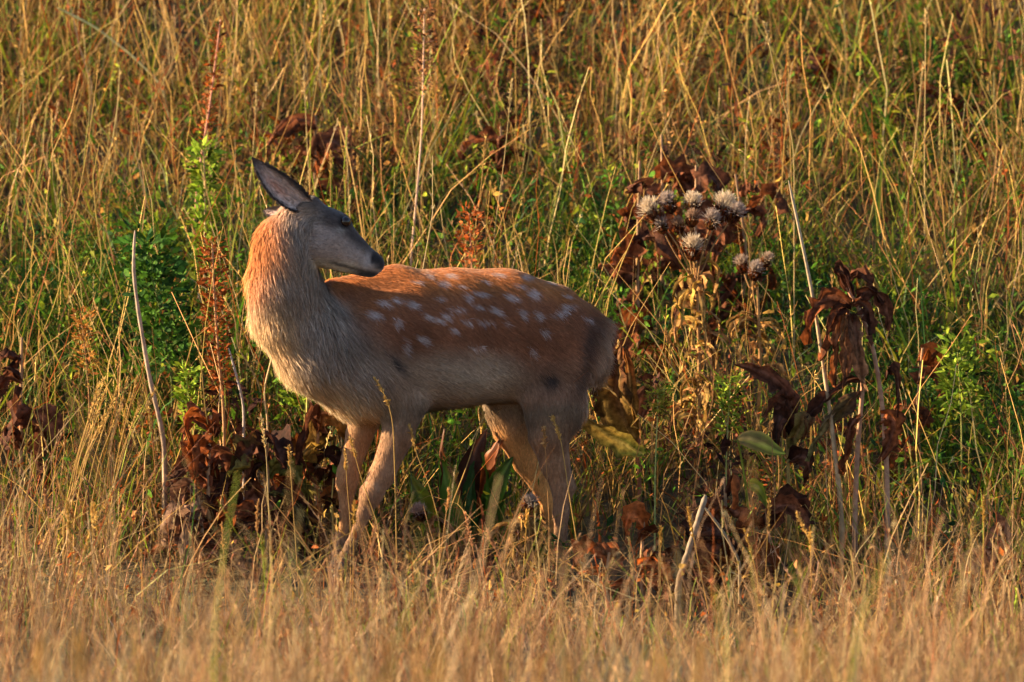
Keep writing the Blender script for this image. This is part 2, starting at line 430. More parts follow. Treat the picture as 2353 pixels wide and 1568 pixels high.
def coat(P, Nn):
    u, v = to_uv(P)
    PY = P[:, 1] + YAW * (u - 1040) * PX
    ds = {g: grp_d(P, g) for g in prims}
    mn = np.min(list(ds.values()), 0)
    w = {g: np.exp(-(ds[g] - mn) / 0.012) for g in prims}
    tot = sum(w.values())
    for g in w: w[g] = w[g] / tot
    n = vnoise(P, 35, 1)[:, None]; n2 = vnoise(P, 90, 2)[:, None]
    one = np.ones((len(P), 1))
    # trunk
    t = one * np.array([0.225, 0.085, 0.042])
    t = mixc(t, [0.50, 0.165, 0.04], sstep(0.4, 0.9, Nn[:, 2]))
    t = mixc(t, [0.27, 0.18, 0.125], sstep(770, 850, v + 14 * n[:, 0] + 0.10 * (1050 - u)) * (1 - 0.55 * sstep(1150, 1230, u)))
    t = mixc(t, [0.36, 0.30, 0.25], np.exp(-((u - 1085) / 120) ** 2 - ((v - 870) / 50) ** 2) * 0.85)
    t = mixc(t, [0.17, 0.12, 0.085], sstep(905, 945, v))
    t = mixc(t, [0.26, 0.17, 0.115], np.clip(1 - (u - 700) / 190, 0, 1) * sstep(700, 790, v))
    t = mixc(t, [0.075, 0.045, 0.035], np.exp(-((u - 1344 + (v - 800) * 0.16) / 15) ** 2) * sstep(700, 760, v) * (1 - sstep(880, 940, v)) * 0.8)
    t = mixc(t, [0.44, 0.27, 0.18], sstep(1350, 1372, u + (v - 800) * 0.16) * 0.9)
    t = mixc(t, [0.55, 0.49, 0.50], spots(u, v, P) * 0.6)
    # neck
    k = one * np.array([0.28, 0.215, 0.18])
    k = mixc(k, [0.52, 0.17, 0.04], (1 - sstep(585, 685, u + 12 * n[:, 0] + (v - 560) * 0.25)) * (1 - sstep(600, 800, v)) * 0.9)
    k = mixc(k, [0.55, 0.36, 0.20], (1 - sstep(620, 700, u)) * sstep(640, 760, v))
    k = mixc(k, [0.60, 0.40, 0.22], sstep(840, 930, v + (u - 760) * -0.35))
    # head
    h = one * np.array([0.285, 0.22, 0.20])
    top = (u - 735) * 0.56 - (v - 540) * 0.83      # towards the brow and the bridge of the nose
    h = mixc(h, [0.055, 0.04, 0.038], sstep(10, 36, top + 6 * n[:, 0]))
    h = mixc(h, [0.46, 0.38, 0.29], sstep(588, 614, v - (u - 760) * 0.1) * (1 - sstep(800, 850, u)))
    h = mixc(h, [0.40, 0.22, 0.12], np.exp(-((u - 690) / 26) ** 2 - ((v - 492) / 20) ** 2) * 0.8)
    line = np.abs((v - 603) - (u - 760) * 0.27) 
    h = mixc(h, [0.05, 0.035, 0.03], np.exp(-(line / 5.0) ** 2) * sstep(745, 775, u) * 0.9)
    nose = np.sqrt(((u - 873) / 24) ** 2 + ((v - 597) / 25) ** 2)
    h = mixc(h, [0.34, 0.29, 0.28], np.exp(-((u - 846) / 13) ** 2 - ((v - 606) / 11) ** 2) * 0.9)
    h = mixc(h, [0.018, 0.014, 0.015], (1 - sstep(0.75, 1.1, nose)) * (1 - 0.85 * np.exp(-((u - 856) / 12) ** 2 - ((v - 614) / 8) ** 2)))
    h = mixc(h, [0.025, 0.02, 0.02], sstep(790, 840, u) * sstep(618, 630, v + (840 - u) * 0.1))
    h = mixc(h, [0.36, 0.30, 0.26], np.exp(-((u - 783) / 11) ** 2 - ((v - 530) / 8) ** 2) * 0.6)
    h = mixc(h, [0.02, 0.015, 0.015], 1 - sstep(12, 20, np.sqrt((u - 794) ** 2 + (v - 511) ** 2)))
    # legs
    g = one * np.array([0.36, 0.18, 0.085])
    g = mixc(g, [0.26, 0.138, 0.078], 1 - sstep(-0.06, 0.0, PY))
    g = mixc(g, [0.60, 0.28, 0.09], sstep(0.0, 0.05, PY) * sstep(1000, 1150, u))  # sunlight on the far hind leg painted in as brighter orange coat
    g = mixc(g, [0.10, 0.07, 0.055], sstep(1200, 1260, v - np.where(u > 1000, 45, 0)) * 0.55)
    g = t * (1 - sstep(925, 1030, v))[:, None] + g * sstep(925, 1030, v)[:, None]
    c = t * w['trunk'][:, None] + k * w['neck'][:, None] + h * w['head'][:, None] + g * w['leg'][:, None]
    # elbow crease shadow painted into the coat; dark mark on the thigh hide
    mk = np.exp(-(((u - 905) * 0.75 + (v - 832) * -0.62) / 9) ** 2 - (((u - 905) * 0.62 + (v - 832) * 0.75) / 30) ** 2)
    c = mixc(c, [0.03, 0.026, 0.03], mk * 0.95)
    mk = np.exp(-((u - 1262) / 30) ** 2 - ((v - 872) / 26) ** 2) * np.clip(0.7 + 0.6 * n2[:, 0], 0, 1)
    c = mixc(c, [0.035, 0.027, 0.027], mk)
    c = c * (1 + 0.14 * n + 0.10 * n2)
    return c, w, u, v

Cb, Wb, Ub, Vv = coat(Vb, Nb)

# ears, modelled as cupped leaves and added to the same body surface
def ear(base, tip, mid_off, width, face, cup, rows=17, cols=13, flip=1):
    base, tip = np.array(base), np.array(tip)
    P = bez([base, base * 0.55 + tip * 0.45 + np.array(mid_off), tip], rows)
    Tn = unit(np.gradient(P, axis=0)); Sd = unit(np.cross(Tn, np.array(face, float))); Nn = np.cross(Sd, Tn)
    t = np.linspace(0, 1, rows); s = np.linspace(-1, 1, cols)
    wd = width * np.clip(np.sin(np.pi * (0.12 + 0.88 * t) ** 0.9) ** 0.75, 0.0, 1); wd[-1] = 0.002
    Sx, Tx = np.meshgrid(s, t)
    sh = []
    for lay, th in ((0, 0.0), (1, 0.006)):
        a = Sx * cup
        q = P[:, None] + Sd[:, None] * (np.sin(a) / math.sin(cup) * wd[:, None])[..., None] + Nn[:, None] * ((1 - np.cos(a)) / math.sin(cup) * wd[:, None] * -1 + th * (1 - Sx ** 2) * np.sin(np.pi * np.clip(Tx * 1.1, 0, 1)))[..., None] * -1
        if lay == 0:
            rim = np.maximum(sstep(0.45, 0.8, Sx * flip), sstep(0.72, 1.0, -Sx * flip))
            rim = np.maximum(rim, sstep(0.72, 0.95, Tx))
            n = np.sin(Sx * 13 + Tx * 9) * np.sin(Tx * 23 + 1)
            c = np.array([0.50, 0.36, 0.32])[None, None] * (1 + 0.2 * n[..., None])
            c = c + np.exp(-((Sx * flip + 0.2) / 0.3) ** 2 - ((Tx - 0.5) / 0.2) ** 2)[..., None] * np.array([0.1, -0.06, -0.1])
            c = c * (1 - rim[..., None]) + np.array([0.05, 0.036, 0.036]) * rim[..., None]
        else:
            c = np.broadcast_to(np.array([0.09, 0.065, 0.06]), q.shape).copy()
        sh.append((q.reshape(-1, 3), c.reshape(-1, 3)))
    i, j = np.meshgrid(np.arange(rows - 1), np.arange(cols - 1), indexing='ij')
    b2 = (i * cols + j).ravel(); F = np.stack([b2, b2 + 1, b2 + cols + 1, b2 + cols], -1)
    n0 = rows * cols
    V = np.concatenate([sh[0][0], sh[1][0]]); C = np.concatenate([sh[0][1], sh[1][1]])
    F = np.concatenate([F, (F + n0)[:, ::-1]])
    return V, F, C
ear_a = ear(D(706, 474, -0.125), D(579, 362, -0.15), (-0.012, -0.01, -0.012), 0.034, (0.25, -1, -0.15), 1.0)
ear_b = ear(D(680, 492, -0.06), D(604, 484, 0.0), (-0.004, 0.0, -0.012), 0.020, (-0.3, -0.8, 0.6), 0.9)
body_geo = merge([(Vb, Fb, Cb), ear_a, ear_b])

foot = D(1040, 1340, 0.0); foot[2] = float(ground_z(foot[0], 0.0))
deer = thing('deer', 'young spotted brown deer standing sideways on the hillside looking back over its shoulder', 'deer', foot)
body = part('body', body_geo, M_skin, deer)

# fur: fine hair strands rooted on the skin
def make_fur(n):
    tri = np.concatenate([Fb[:, [0, 1, 2]], Fb[:, [0, 2, 3]]])
    ar = np.linalg.norm(np.cross(Vb[tri[:, 1]] - Vb[tri[:, 0]], Vb[tri[:, 2]] - Vb[tri[:, 0]]), axis=1)
    wt = ar * np.where(Wb['leg'][tri[:, 0]] > 0.6, 0.9, 1.0)
    ti = rng.choice(len(tri), n, p=wt / wt.sum())
    r1 = np.sqrt(rng.random(n)); r2 = rng.random(n)
    bc = np.stack([1 - r1, r1 * (1 - r2), r1 * r2], 1)
    P = (Vb[tri[ti]] * bc[..., None]).sum(1); Nn = unit((Nb[tri[ti]] * bc[..., None]).sum(1))
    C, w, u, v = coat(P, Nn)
    flow = (w['trunk'][:, None] * np.array([0.85, 0, -0.5]) + w['leg'][:, None] * np.array([0.05, 0, -1.0]) + w['head'][:, None] * np.array([-0.85, 0, 0.45])
            + w['neck'][:, None] * (np.array([0.15, 0, -1.0]) + sstep(720, 880, v)[:, None] * np.array([0.55, 0, 0.15])))
    flow = flow + 0.22 * np.stack([vnoise(P, 30, 5), vnoise(P, 30, 6), vnoise(P, 30, 7)], 1) + rng.normal(0, 0.16, (n, 3))
    tg = unit(flow - (flow * Nn).sum(1, keepdims=True) * Nn)
    ln = w['trunk'] * 0.022 + w['neck'] * 0.042 + w['head'] * 0.010 + w['leg'] * 0.011
    ln = ln + 0.014 * sstep(900, 950, v) * w['trunk'] + 0.026 * sstep(1335, 1370, u) * w['trunk'] - 0.016 * w['neck'] * (1 - sstep(500, 600, v))
    nose = (u > 838) & (v > 585) & (w['head'] > 0.5)
    ln = np.where(nose, 0.003, ln)
    ln = ln * rng.uniform(0.65, 1.25, n)
    lift = (0.32 + 0.25 * w['neck'] + 0.2 * sstep(1330, 1370, u)) * rng.uniform(0.6, 1.3, n)
    k = 3
    t = np.linspace(0, 1, k)
    pts = P[:, None] + (tg[:, None] * t[None, :, None] + Nn[:, None] * (lift[:, None, None] * (t * (1.0 - 0.45 * t))[None, :, None])) * ln[:, None, None]
    pts[:, :, 2] -= (t ** 2)[None] * ln[:, None] * 0.12
    pts -= Nn[:, None] * 0.001
    side = unit(np.cross(tg, Nn) + 0.6 * Nn * rng.normal(0, 0.6, (n, 1)))
    wd = (0.0008 + 0.0003 * w['neck'])[:, None] * np.array([1.0, 0.75, 0.12])[None]
    jit = np.exp(rng.normal(0, 0.20, (n, 1)) + rng.normal(0, 0.16, (n, 1)) * w['neck'][:, None])
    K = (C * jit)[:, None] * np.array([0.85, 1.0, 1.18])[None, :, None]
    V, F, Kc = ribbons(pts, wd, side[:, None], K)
    sn = unit(Nn + (0.10 + 0.15 * w['neck'][:, None]) * rng.normal(0, 1, (n, 3)))
    return V, F, Kc, np.repeat(sn, k * 2, 0)
fV, fF, fC, fN = make_fur(130000)
def ear_hair(geo, n, rows=17, cols=13):
    q = geo[0][:rows * cols].reshape(rows, cols, 3); cc = geo[2][:rows * cols].reshape(rows, cols, 3)
    i = rng.integers(1, rows - 3, n); j = rng.integers(0, cols, n)
    j = np.where(rng.random(n) < 0.5, np.where(rng.random(n) < 0.5, 0, cols - 1), j)
    p = q[i, j] + rng.normal(0, 0.0015, (n, 3)); ahead = q[np.minimum(i + 2, rows - 1), j]; mid = q[i, cols // 2]
    edge = (j == 0) | (j == cols - 1)
    d = unit(unit(ahead - p) + np.where(edge, 0.35, 0.0)[:, None] * unit(mid - p + 1e-5) * rng.normal(0.3, 0.8, (n, 1)) + rng.normal(0, 0.15, (n, 3)) + np.array([0, -0.25, 0]))
    L = rng.uniform(0.007, 0.020, n)
    C = np.stack([p, p + d * L[:, None] * 0.5, p + d * L[:, None]], 1)
    K = np.where(edge[:, None] & (rng.random((n, 1)) < 0.6), np.array([[0.07, 0.05, 0.05]]), cc[i, j] * 1.1 + 0.03) * np.exp(rng.normal(0, 0.2, (n, 1)))
    V, F, Kc = ribbons(C, np.array([[0.0008, 0.0006, 0.0001]]) * np.ones((n, 1)), unit(np.cross(d, rng.normal(0, 1, (n, 3))))[:, None], K[:, None] * np.ones((1, 3, 1)))
    return V, F, Kc, np.tile(np.array([[-0.3, -0.9, 0.2]]), (len(V), 1))
for g_ in (ear_hair(ear_a, 1400), ear_hair(ear_b, 300)):
    fF = np.concatenate([fF, g_[1] + len(fV)]); fV = np.concatenate([fV, g_[0]]); fC = np.concatenate([fC, g_[2]]); fN = np.concatenate([fN, g_[3]])
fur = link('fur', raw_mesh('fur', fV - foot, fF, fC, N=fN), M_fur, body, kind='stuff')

def ball(c, r, seg=16, ring=10, col=(0.02, 0.015, 0.015), sc=(1, 1, 1)):
    th = np.linspace(0.02, np.pi - 0.02, ring); ph = np.linspace(0, 2 * np.pi, seg, endpoint=False)
    V = np.array([[np.sin(a) * np.cos(b2) * sc[0], np.sin(a) * np.sin(b2) * sc[1], np.cos(a) * sc[2]] for a in th for b2 in ph]) * r + np.asarray(c)
    i, j = np.meshgrid(np.arange(ring - 1), np.arange(seg), indexing='ij'); j2 = (j + 1) % seg
    F = np.stack([i * seg + j, (i + 1) * seg + j, (i + 1) * seg + j2, i * seg + j2], -1).reshape(-1, 4)
    return V, F, np.broadcast_to(np.array(col, float), V.shape)
part('eye', ball(D(794, 510, -0.1465), 0.0135), M_eye, deer)
part('eye', ball(D(790, 508, -0.072), 0.0145), M_eye, deer)
for px, py, y in ((783, 1304, -0.078), (769, 1296, 0.058), (1278, 1372, -0.078), (1271, 1335, 0.062)):
    c = D(px, py, y); gz = float(ground_z(c[0], c[1]))
    geos = []
    for s in (-1, 1):
        P = poly([c + [0.006, s * 0.008, 0.016], [c[0] - 0.004, c[1] + s * 0.010, (c[2] + gz) / 2], [c[0] - 0.016, c[1] + s * 0.012, gz - 0.004]], 6)
        geos.append(tube(P, np.array([0.008, 0.012, 0.0145, 0.016, 0.017, 0.018]), (0.03, 0.022, 0.018), 8))
    part('hoof', merge(geos), M_horn, deer)

# ------------------------------------------------------------------ plants: shared shapes
STRAW = np.array([0.42, 0.255, 0.075]); TAN = np.array([0.30, 0.155, 0.055]); PALE = np.array([0.50, 0.36, 0.16])
GREEN = np.array([0.065, 0.145, 0.012]); DKGREEN = np.array([0.018, 0.06, 0.013]); YGREEN = np.array([0.20, 0.23, 0.018])
RUST = np.array([0.30, 0.075, 0.016]); BROWN = np.array([0.125, 0.042, 0.020]); DKBROWN = np.array([0.048, 0.018, 0.012]); OCHRE = np.array([0.33, 0.19, 0.04])

def leaf(ctrl, width, hint, fold=0.35, crinkle=0.006, c0=BROWN, c1=DKBROWN, seed=0, rows=14, cols=7, blunt=0.8, twist=1.0, rag_a=0.22):
    r = np.random.default_rng(seed)
    P = bez(ctrl, rows); T_ = unit(np.gradient(P, axis=0))
    Sd = unit(np.cross(T_, np.asarray(hint, float))); Nn = np.cross(Sd, T_)
    tw = (r.normal(0, 0.9) * np.linspace(0, 1, rows) * twist)[:, None]
    Sd, Nn = Sd * np.cos(tw) + Nn * np.sin(tw), Nn * np.cos(tw) - Sd * np.sin(tw)
    t = np.linspace(0, 1, rows); s = np.linspace(-1, 1, cols)
    w = width * np.clip(np.sin(np.pi * (0.06 + 0.93 * t ** blunt)), 0.03, 1) ** 0.8
    rag = np.clip(1 + r.normal(0, rag_a, (rows, 2)) - 2.2 * rag_a * (r.random((rows, 2)) < 0.08), 0.3, 1.4)
    Sx, Tx = np.meshgrid(s, t)
    wl_ = w[:, None] * np.where(Sx < 0, rag[:, :1], rag[:, 1:])
    ph = r.uniform(0, 6.28, 4)
    cr = crinkle * (np.sin(5 * Sx + 7 * Tx + ph[0]) + 0.7 * np.sin(11 * Tx - 4 * Sx + ph[1]) + 0.5 * r.normal(0, 1, Sx.shape)) * (0.3 + np.abs(Sx))
    fo = fold * (1 + 0.4 * np.sin(3 * Tx + ph[2]))
    V = P[:, None] + Sd[:, None] * (wl_ * Sx * np.cos(fo))[..., None] + Nn[:, None] * (wl_ * np.abs(Sx) * np.sin(fo) + cr)[..., None]
    stripe = 1 + 0.36 * r.normal(0, 1, cols)[None, :, None]
    c0, c1 = np.asarray(c0), np.asarray(c1)
    m = np.clip(Tx + 0.25 * np.sin(6 * Sx + 5 * Tx + ph[3]), 0, 1)[..., None]
    C = (c0 * (1 - m) + c1 * m) * np.clip(stripe, 0.5, 1.6)
    C = np.where((np.abs(Sx) < 0.01)[..., None], C * 1.5 + 0.02, C)
    i, j = np.meshgrid(np.arange(rows - 1), np.arange(cols - 1), indexing='ij')
    b2 = (i * cols + j).ravel(); F = np.stack([b2, b2 + 1, b2 + cols + 1, b2 + cols], -1)
    return V.reshape(-1, 3), F, C.reshape(-1, 3)

def spikelets(Pc, n, length, width, spread, cols, r):
    """small scales crowding a grass head along the points Pc"""
    t = r.random(n) * (len(Pc) - 1); i = np.clip(t.astype(int), 0, len(Pc) - 2); f = (t - i)[:, None]
    p = Pc[i] * (1 - f) + Pc[i + 1] * f
    ax_ = unit(Pc[i + 1] - Pc[i])
    d = unit(ax_ + spread * r.normal(0, 1, (n, 3)))
    L = length * r.uniform(0.6, 1.3, n)
    C = np.stack([p, p + d * L[:, None] * 0.5, p + d * L[:, None]], 1)
    S_ = unit(np.cross(d, r.normal(0, 1, (n, 3))))[:, None]
    W = width * np.stack([np.full(n, 0.4), np.ones(n), np.full(n, 0.1)], 1)
    K = np.asarray(cols)[None, None] * np.exp(r.normal(0, 0.2, (n, 1, 1))) * np.ones((1, 3, 1))
    return ribbons(C, W, S_, K)

# ------------------------------------------------------------------ bulk grass
def project(P):
    d = P - CAM; dep = d @ FWD
    return 1176.5 + d[..., 0] / dep * AXIS / PX, 784.0 - (d @ UPV) / dep * AXIS / PX

def patch(x, y, L):
    """how strongly a kind of growth takes hold at a spot of the hillside"""
    w = np.zeros_like(x)
    for cx, cy, rx, ry, a in L:
        w = w + a * np.exp(-((x - cx) / rx) ** 2 - ((y - cy) / ry) ** 2)
    return np.clip(w, 0, 1)

def gpatch(px, py, rx, ry, a):
    g = ground_at(px, py); return (g[0], g[1], rx * PX, ry * PX / 0.58, a)

LUSH = [gpatch(*q) for q in ((180, 800, 330, 190, 1.2), (440, 720, 170, 170, 1.1), (1470, 800, 130, 190, 1.3), (1340, 660, 170, 110, 0.7), (2000, 880, 340, 150, 0.7), (2220, 1090, 180, 150, 1.2),
                             (2130, 330, 270, 190, 0.6), (1050, 620, 240, 110, 0.4), (1760, 700, 180, 130, 0.5), (640, 960, 160, 90, 0.6), (1040, 1150, 150, 100, 0.9), (900, 560, 120, 90, 0.45))]
DARKS = [gpatch(*q) for q in ((1180, 200, 130, 170, 0.9), (1260, 90, 150, 120, 0.7), (330, 90, 160, 80, 0.6), (1530, 440, 90, 110, 0.9), (1680, 490, 130, 80, 0.9), (730, 400, 90, 80, 0.9), (1700, 260, 90, 70, 0.6), (1870, 260, 90, 70, 0.6), (2170, 330, 80, 90, 0.6), (560, 1120, 200, 60, 0.8), (1650, 1190, 220, 70, 0.8), (1950, 1080, 120, 90, 0.6))]
RUSTY = [gpatch(*q) for q in ((180, 430, 380, 140, 0.9), (760, 420, 200, 120, 0.7), (1150, 200, 420, 230, 1.0), (1650, 500, 250, 150, 0.7), (2200, 420, 200, 160, 0.6), (560, 1150, 260, 120, 0.8), (1700, 1150, 300, 140, 0.8), (100, 60, 300, 120, 0.7))]

def blades(n, xr, yr, Lr, wr, lean, bend, drop, pick, k=4, accept=None, mode='blade', hmul=None, skew=1.0):
    x = rng.uniform(*xr, n); y = rng.uniform(*yr, n)
    # growth gathers in tussocks
    tx = np.sin(7.3 * x + 2.1 * y) * np.sin(6.1 * y - 3 * x + 1) + 0.6 * np.sin(17 * x + 3) * np.sin(15 * y)
    tb = np.sin(2.9 * x + 1.4 * y + 0.8) * np.sin(1.7 * y - 2.2 * x) + 0.7 * np.sin(5.3 * x + 2.2 * y) * np.sin(3.7 * y + 1.0)
    keep = rng.random(n) < np.clip(0.62 + 0.35 * tx + np.where(y < 0, 0.45 * tb, 0.12 * tb), 0.06, 1)
    if accept is not None: keep &= rng.random(n) < accept(x, y)
    keep &= rng.random(n) > patch(x, y, CLEAR + FCLEAR)
    x, y = x[keep], y[keep]; n = len(x)
    z = ground_z(x, y) - 0.01
    L = (Lr[0] + (Lr[1] - Lr[0]) * rng.random(n) ** skew) * np.exp(rng.normal(0, 0.15, n))
    if hmul is not None: L = L * hmul(x, y)
    a = rng.uniform(0, 2 * np.pi, n)
    hd = np.stack([np.cos(a), np.sin(a), 0 * a], 1)
    t = np.linspace(0, 1, k)[None]
    ln = np.abs(rng.normal(0, lean, n))[:, None]; bd = np.abs(rng.normal(0, bend, n))[:, None]; dr = np.abs(rng.normal(0, drop, n))[:, None]
    hor = ln * t + bd * t ** 2; ver = np.sqrt(np.clip(1 - 0.5 * ln ** 2, 0.3, 1)) * t - dr * t ** 3 - 0.25 * bd * t ** 2
    if mode == 'stem':      # wavering, sometimes kinked stems
        wv = np.cumsum(rng.normal(0, 0.022, (n, k, 2)), 1); wv[:, 0] = 0
        kink = np.where(rng.random(n) < 0.12, rng.uniform(-0.5, 0.5, n), 0)[:, None] * np.clip(t - rng.uniform(0.4, 0.8, (n, 1)), 0, 1)
    P = np.stack([x, y, z], 1)[:, None] + L[:, None, None] * (hd[:, None] * hor[..., None] + np.array([0, 0, 1.0]) * ver[..., None])
    if mode == 'stem':
        P[..., 0] += (wv[..., 0] + kink) * L[:, None]; P[..., 1] += wv[..., 1] * L[:, None]; P[..., 2] -= 0.5 * np.abs(kink) * L[:, None]
    w = rng.uniform(*wr, n)[:, None] * (np.clip(1 - t, 0.03, 1) ** 0.6 if mode == 'blade' else (1 - 0.55 * t))
    sa = rng.uniform(0, np.pi, n)
    S_ = np.stack([np.cos(sa), np.sin(sa), 0 * sa], 1)[:, None]
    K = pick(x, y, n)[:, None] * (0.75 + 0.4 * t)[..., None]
    return P, w, S_, K, L

def palette(n, cols, probs):
    i = rng.choice(len(cols), n, p=np.asarray(probs) / np.sum(probs))
    return np.asarray(cols)[i] * np.exp(rng.normal(0, 0.22, (n, 1))) * np.exp(rng.normal(0, 0.07, (n, 3)))

CLEAR = [gpatch(*q) for q in ((590, 1120, 170, 70, 0.9), (1080, 1190, 150, 120, 0.95), (1440, 1010, 110, 90, 0.95), (1960, 1080, 120, 90, 0.7), (1650, 1190, 110, 60, 0.7), (1800, 1050, 90, 60, 0.6))]
CLEAR += [(at(px_, 784, Y_)[0], Y_ - 0.14, 0.13, 0.24, 0.8) for px_, Y_ in ((725, 1.75), (1150, 1.75), (1850, 2.4), (2165, 2.2), (1220, 2.9), (330, 3.0), (50, 0.35), (2120, 0.55), (1520, 1.3), (1690, 1.2))]
FCLEAR = [(0.30, 0.16, 0.17, 0.16, 1.0), (0.22, 0.10, 0.12, 0.1, 0.9), (-0.66, -0.25, 0.28, 0.35, 0.85), (-0.1, -0.2, 0.3, 0.25, 0.8), (0.5, -0.25, 0.25, 0.3, 0.6)]
def pick_back(x, y, n):
    g = patch(x, y, LUSH) * 0.9; r = patch(x, y, RUSTY)
    c = palette(n, [STRAW, TAN, YGREEN, OCHRE, RUST * 1.1, GREEN, BROWN], [0.26, 0.17, 0.27, 0.10, 0.03, 0.13, 0.04])
    cg = palette(n, [GREEN, DKGREEN, YGREEN, STRAW], [0.5, 0.25, 0.17, 0.08])
    cr = palette(n, [RUST * .9, BROWN, TAN, OCHRE, GREEN, DKBROWN], [0.22, 0.24, 0.22, 0.12, 0.08, 0.12])
    u = rng.random(n)
    return np.where((u < g)[:, None], cg, np.where((u < g + 0.48 * r)[:, None], cr, c))

geos = []
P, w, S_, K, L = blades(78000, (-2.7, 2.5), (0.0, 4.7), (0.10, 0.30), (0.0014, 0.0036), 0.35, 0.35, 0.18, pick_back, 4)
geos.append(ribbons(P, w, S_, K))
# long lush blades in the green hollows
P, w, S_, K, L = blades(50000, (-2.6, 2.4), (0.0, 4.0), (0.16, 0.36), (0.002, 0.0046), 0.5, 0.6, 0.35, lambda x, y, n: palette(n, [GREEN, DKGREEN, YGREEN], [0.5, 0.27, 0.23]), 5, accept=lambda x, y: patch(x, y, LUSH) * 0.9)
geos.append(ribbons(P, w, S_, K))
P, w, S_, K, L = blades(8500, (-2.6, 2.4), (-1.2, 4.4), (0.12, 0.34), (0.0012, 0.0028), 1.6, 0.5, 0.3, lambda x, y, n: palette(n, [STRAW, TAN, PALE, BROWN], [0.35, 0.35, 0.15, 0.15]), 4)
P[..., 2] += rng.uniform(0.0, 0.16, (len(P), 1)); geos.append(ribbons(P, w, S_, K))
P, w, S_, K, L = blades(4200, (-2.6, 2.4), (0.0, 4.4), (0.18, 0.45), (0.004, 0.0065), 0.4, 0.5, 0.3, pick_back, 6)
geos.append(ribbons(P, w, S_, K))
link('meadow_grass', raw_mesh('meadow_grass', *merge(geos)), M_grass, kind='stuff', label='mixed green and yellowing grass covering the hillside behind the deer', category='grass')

# tall dry flowering stems among the hillside grass
geos = []
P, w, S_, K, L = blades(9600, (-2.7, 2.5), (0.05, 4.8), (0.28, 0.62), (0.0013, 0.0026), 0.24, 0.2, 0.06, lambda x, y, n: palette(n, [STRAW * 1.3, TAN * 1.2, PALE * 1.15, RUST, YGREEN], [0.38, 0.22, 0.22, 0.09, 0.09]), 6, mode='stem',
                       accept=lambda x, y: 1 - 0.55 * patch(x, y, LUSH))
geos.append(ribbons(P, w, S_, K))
sel = rng.random(len(P)) < 0.45
for q in np.flatnonzero(sel):
    geos.append(spikelets(P[q][-2:], 9, 0.013, 0.0016, 0.3, K[q, -1] * 0.85, rng))
link('dry_stems', raw_mesh('dry_stems', *merge(geos)), M_straw, kind='stuff', label='thin straw coloured flowering stems scattered through the hillside grass', category='dry grass')

# pale foreground grass
def pick_front(x, y, n):
    FS, FT, FP = np.array([0.34, 0.205, 0.09]), np.array([0.255, 0.142, 0.065]), np.array([0.40, 0.28, 0.155])
    near = palette(n, [FT, BROWN * 1.1, FS, RUST * .8, YGREEN, GREEN, DKBROWN], [0.3, 0.16, 0.24, 0.1, 0.08, 0.06, 0.06])
    pale = palette(n, [FS, FT, FP, np.array([0.16, 0.075, 0.035]), RUST * .8, YGREEN * .7], [0.32, 0.28, 0.17, 0.17, 0.03, 0.03])
    return np.where((rng.random(n) < np.interp(-y, [0.2, 1.2, 2.6], [0.75, 0.5, 0.0]))[:, None], near, pale)
geos = []
def front_h(x, y):
    h = np.interp(-y, [0.1, 0.6, 1.5, 3, 5, 9], [0.55, 0.55, 0.6, 0.7, 0.92, 1.2])
    h = h * (1 - 0.25 * np.exp(-((x + 0.1) / 0.7) ** 2) * np.exp(-((y + 0.3) / 0.6) ** 2))
    return h * (1 + 1.25 * np.exp(-((x + 1.2) / 0.33) ** 2 - ((y + 0.3) / 0.9) ** 2) + 0.16 * np.sin(3 * x + 1.7 * y) + 0.14 * np.sin(7.7 * x - 2.3 * y) + 0.35 * np.exp(-((x - 1.1) / 0.4) ** 2 - ((y + 0.5) / 0.6) ** 2))
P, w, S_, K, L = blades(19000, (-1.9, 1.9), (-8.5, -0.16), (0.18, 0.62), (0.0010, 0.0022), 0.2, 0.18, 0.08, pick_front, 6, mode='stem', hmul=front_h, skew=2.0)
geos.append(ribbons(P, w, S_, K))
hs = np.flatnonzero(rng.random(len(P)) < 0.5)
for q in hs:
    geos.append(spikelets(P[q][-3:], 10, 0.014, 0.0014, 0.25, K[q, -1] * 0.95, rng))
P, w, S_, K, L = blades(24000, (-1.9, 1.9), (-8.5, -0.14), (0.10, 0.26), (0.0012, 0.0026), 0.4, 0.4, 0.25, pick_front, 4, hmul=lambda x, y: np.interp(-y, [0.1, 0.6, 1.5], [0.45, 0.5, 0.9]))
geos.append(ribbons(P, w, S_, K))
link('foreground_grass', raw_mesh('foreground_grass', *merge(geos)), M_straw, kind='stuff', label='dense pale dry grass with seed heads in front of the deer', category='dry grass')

# fallen withered bits and small leafy sprigs
def flakes(n, xr, yr, hr, size, pick, accept=None, updir=0.4):
    x = rng.uniform(*xr, n); y = rng.uniform(*yr, n)
    if accept is not None:
        k_ = rng.random(n) < accept(x, y); x, y = x[k_], y[k_]; n = len(x)
    p = np.stack([x, y, ground_z(x, y) + rng.uniform(*hr, n) ** 1.0], 1)
    d = unit(rng.normal(0, 1, (n, 3)) + np.array([0, 0, updir])); L = size * rng.uniform(0.5, 1.5, n)
    bend = unit(rng.normal(0, 1, (n, 3)))
    C = np.stack([p, p + (d + 0.25 * bend) * L[:, None] * 0.5, p + d * L[:, None]], 1)
    S_ = unit(np.cross(d, bend))[:, None]
    W = (L * 0.24)[:, None] * np.array([0.25, 1.0, 0.1])[None]
    K = pick(x, y, n)[:, None] * np.ones((1, 3, 1))
    return ribbons(C, W, S_, K)
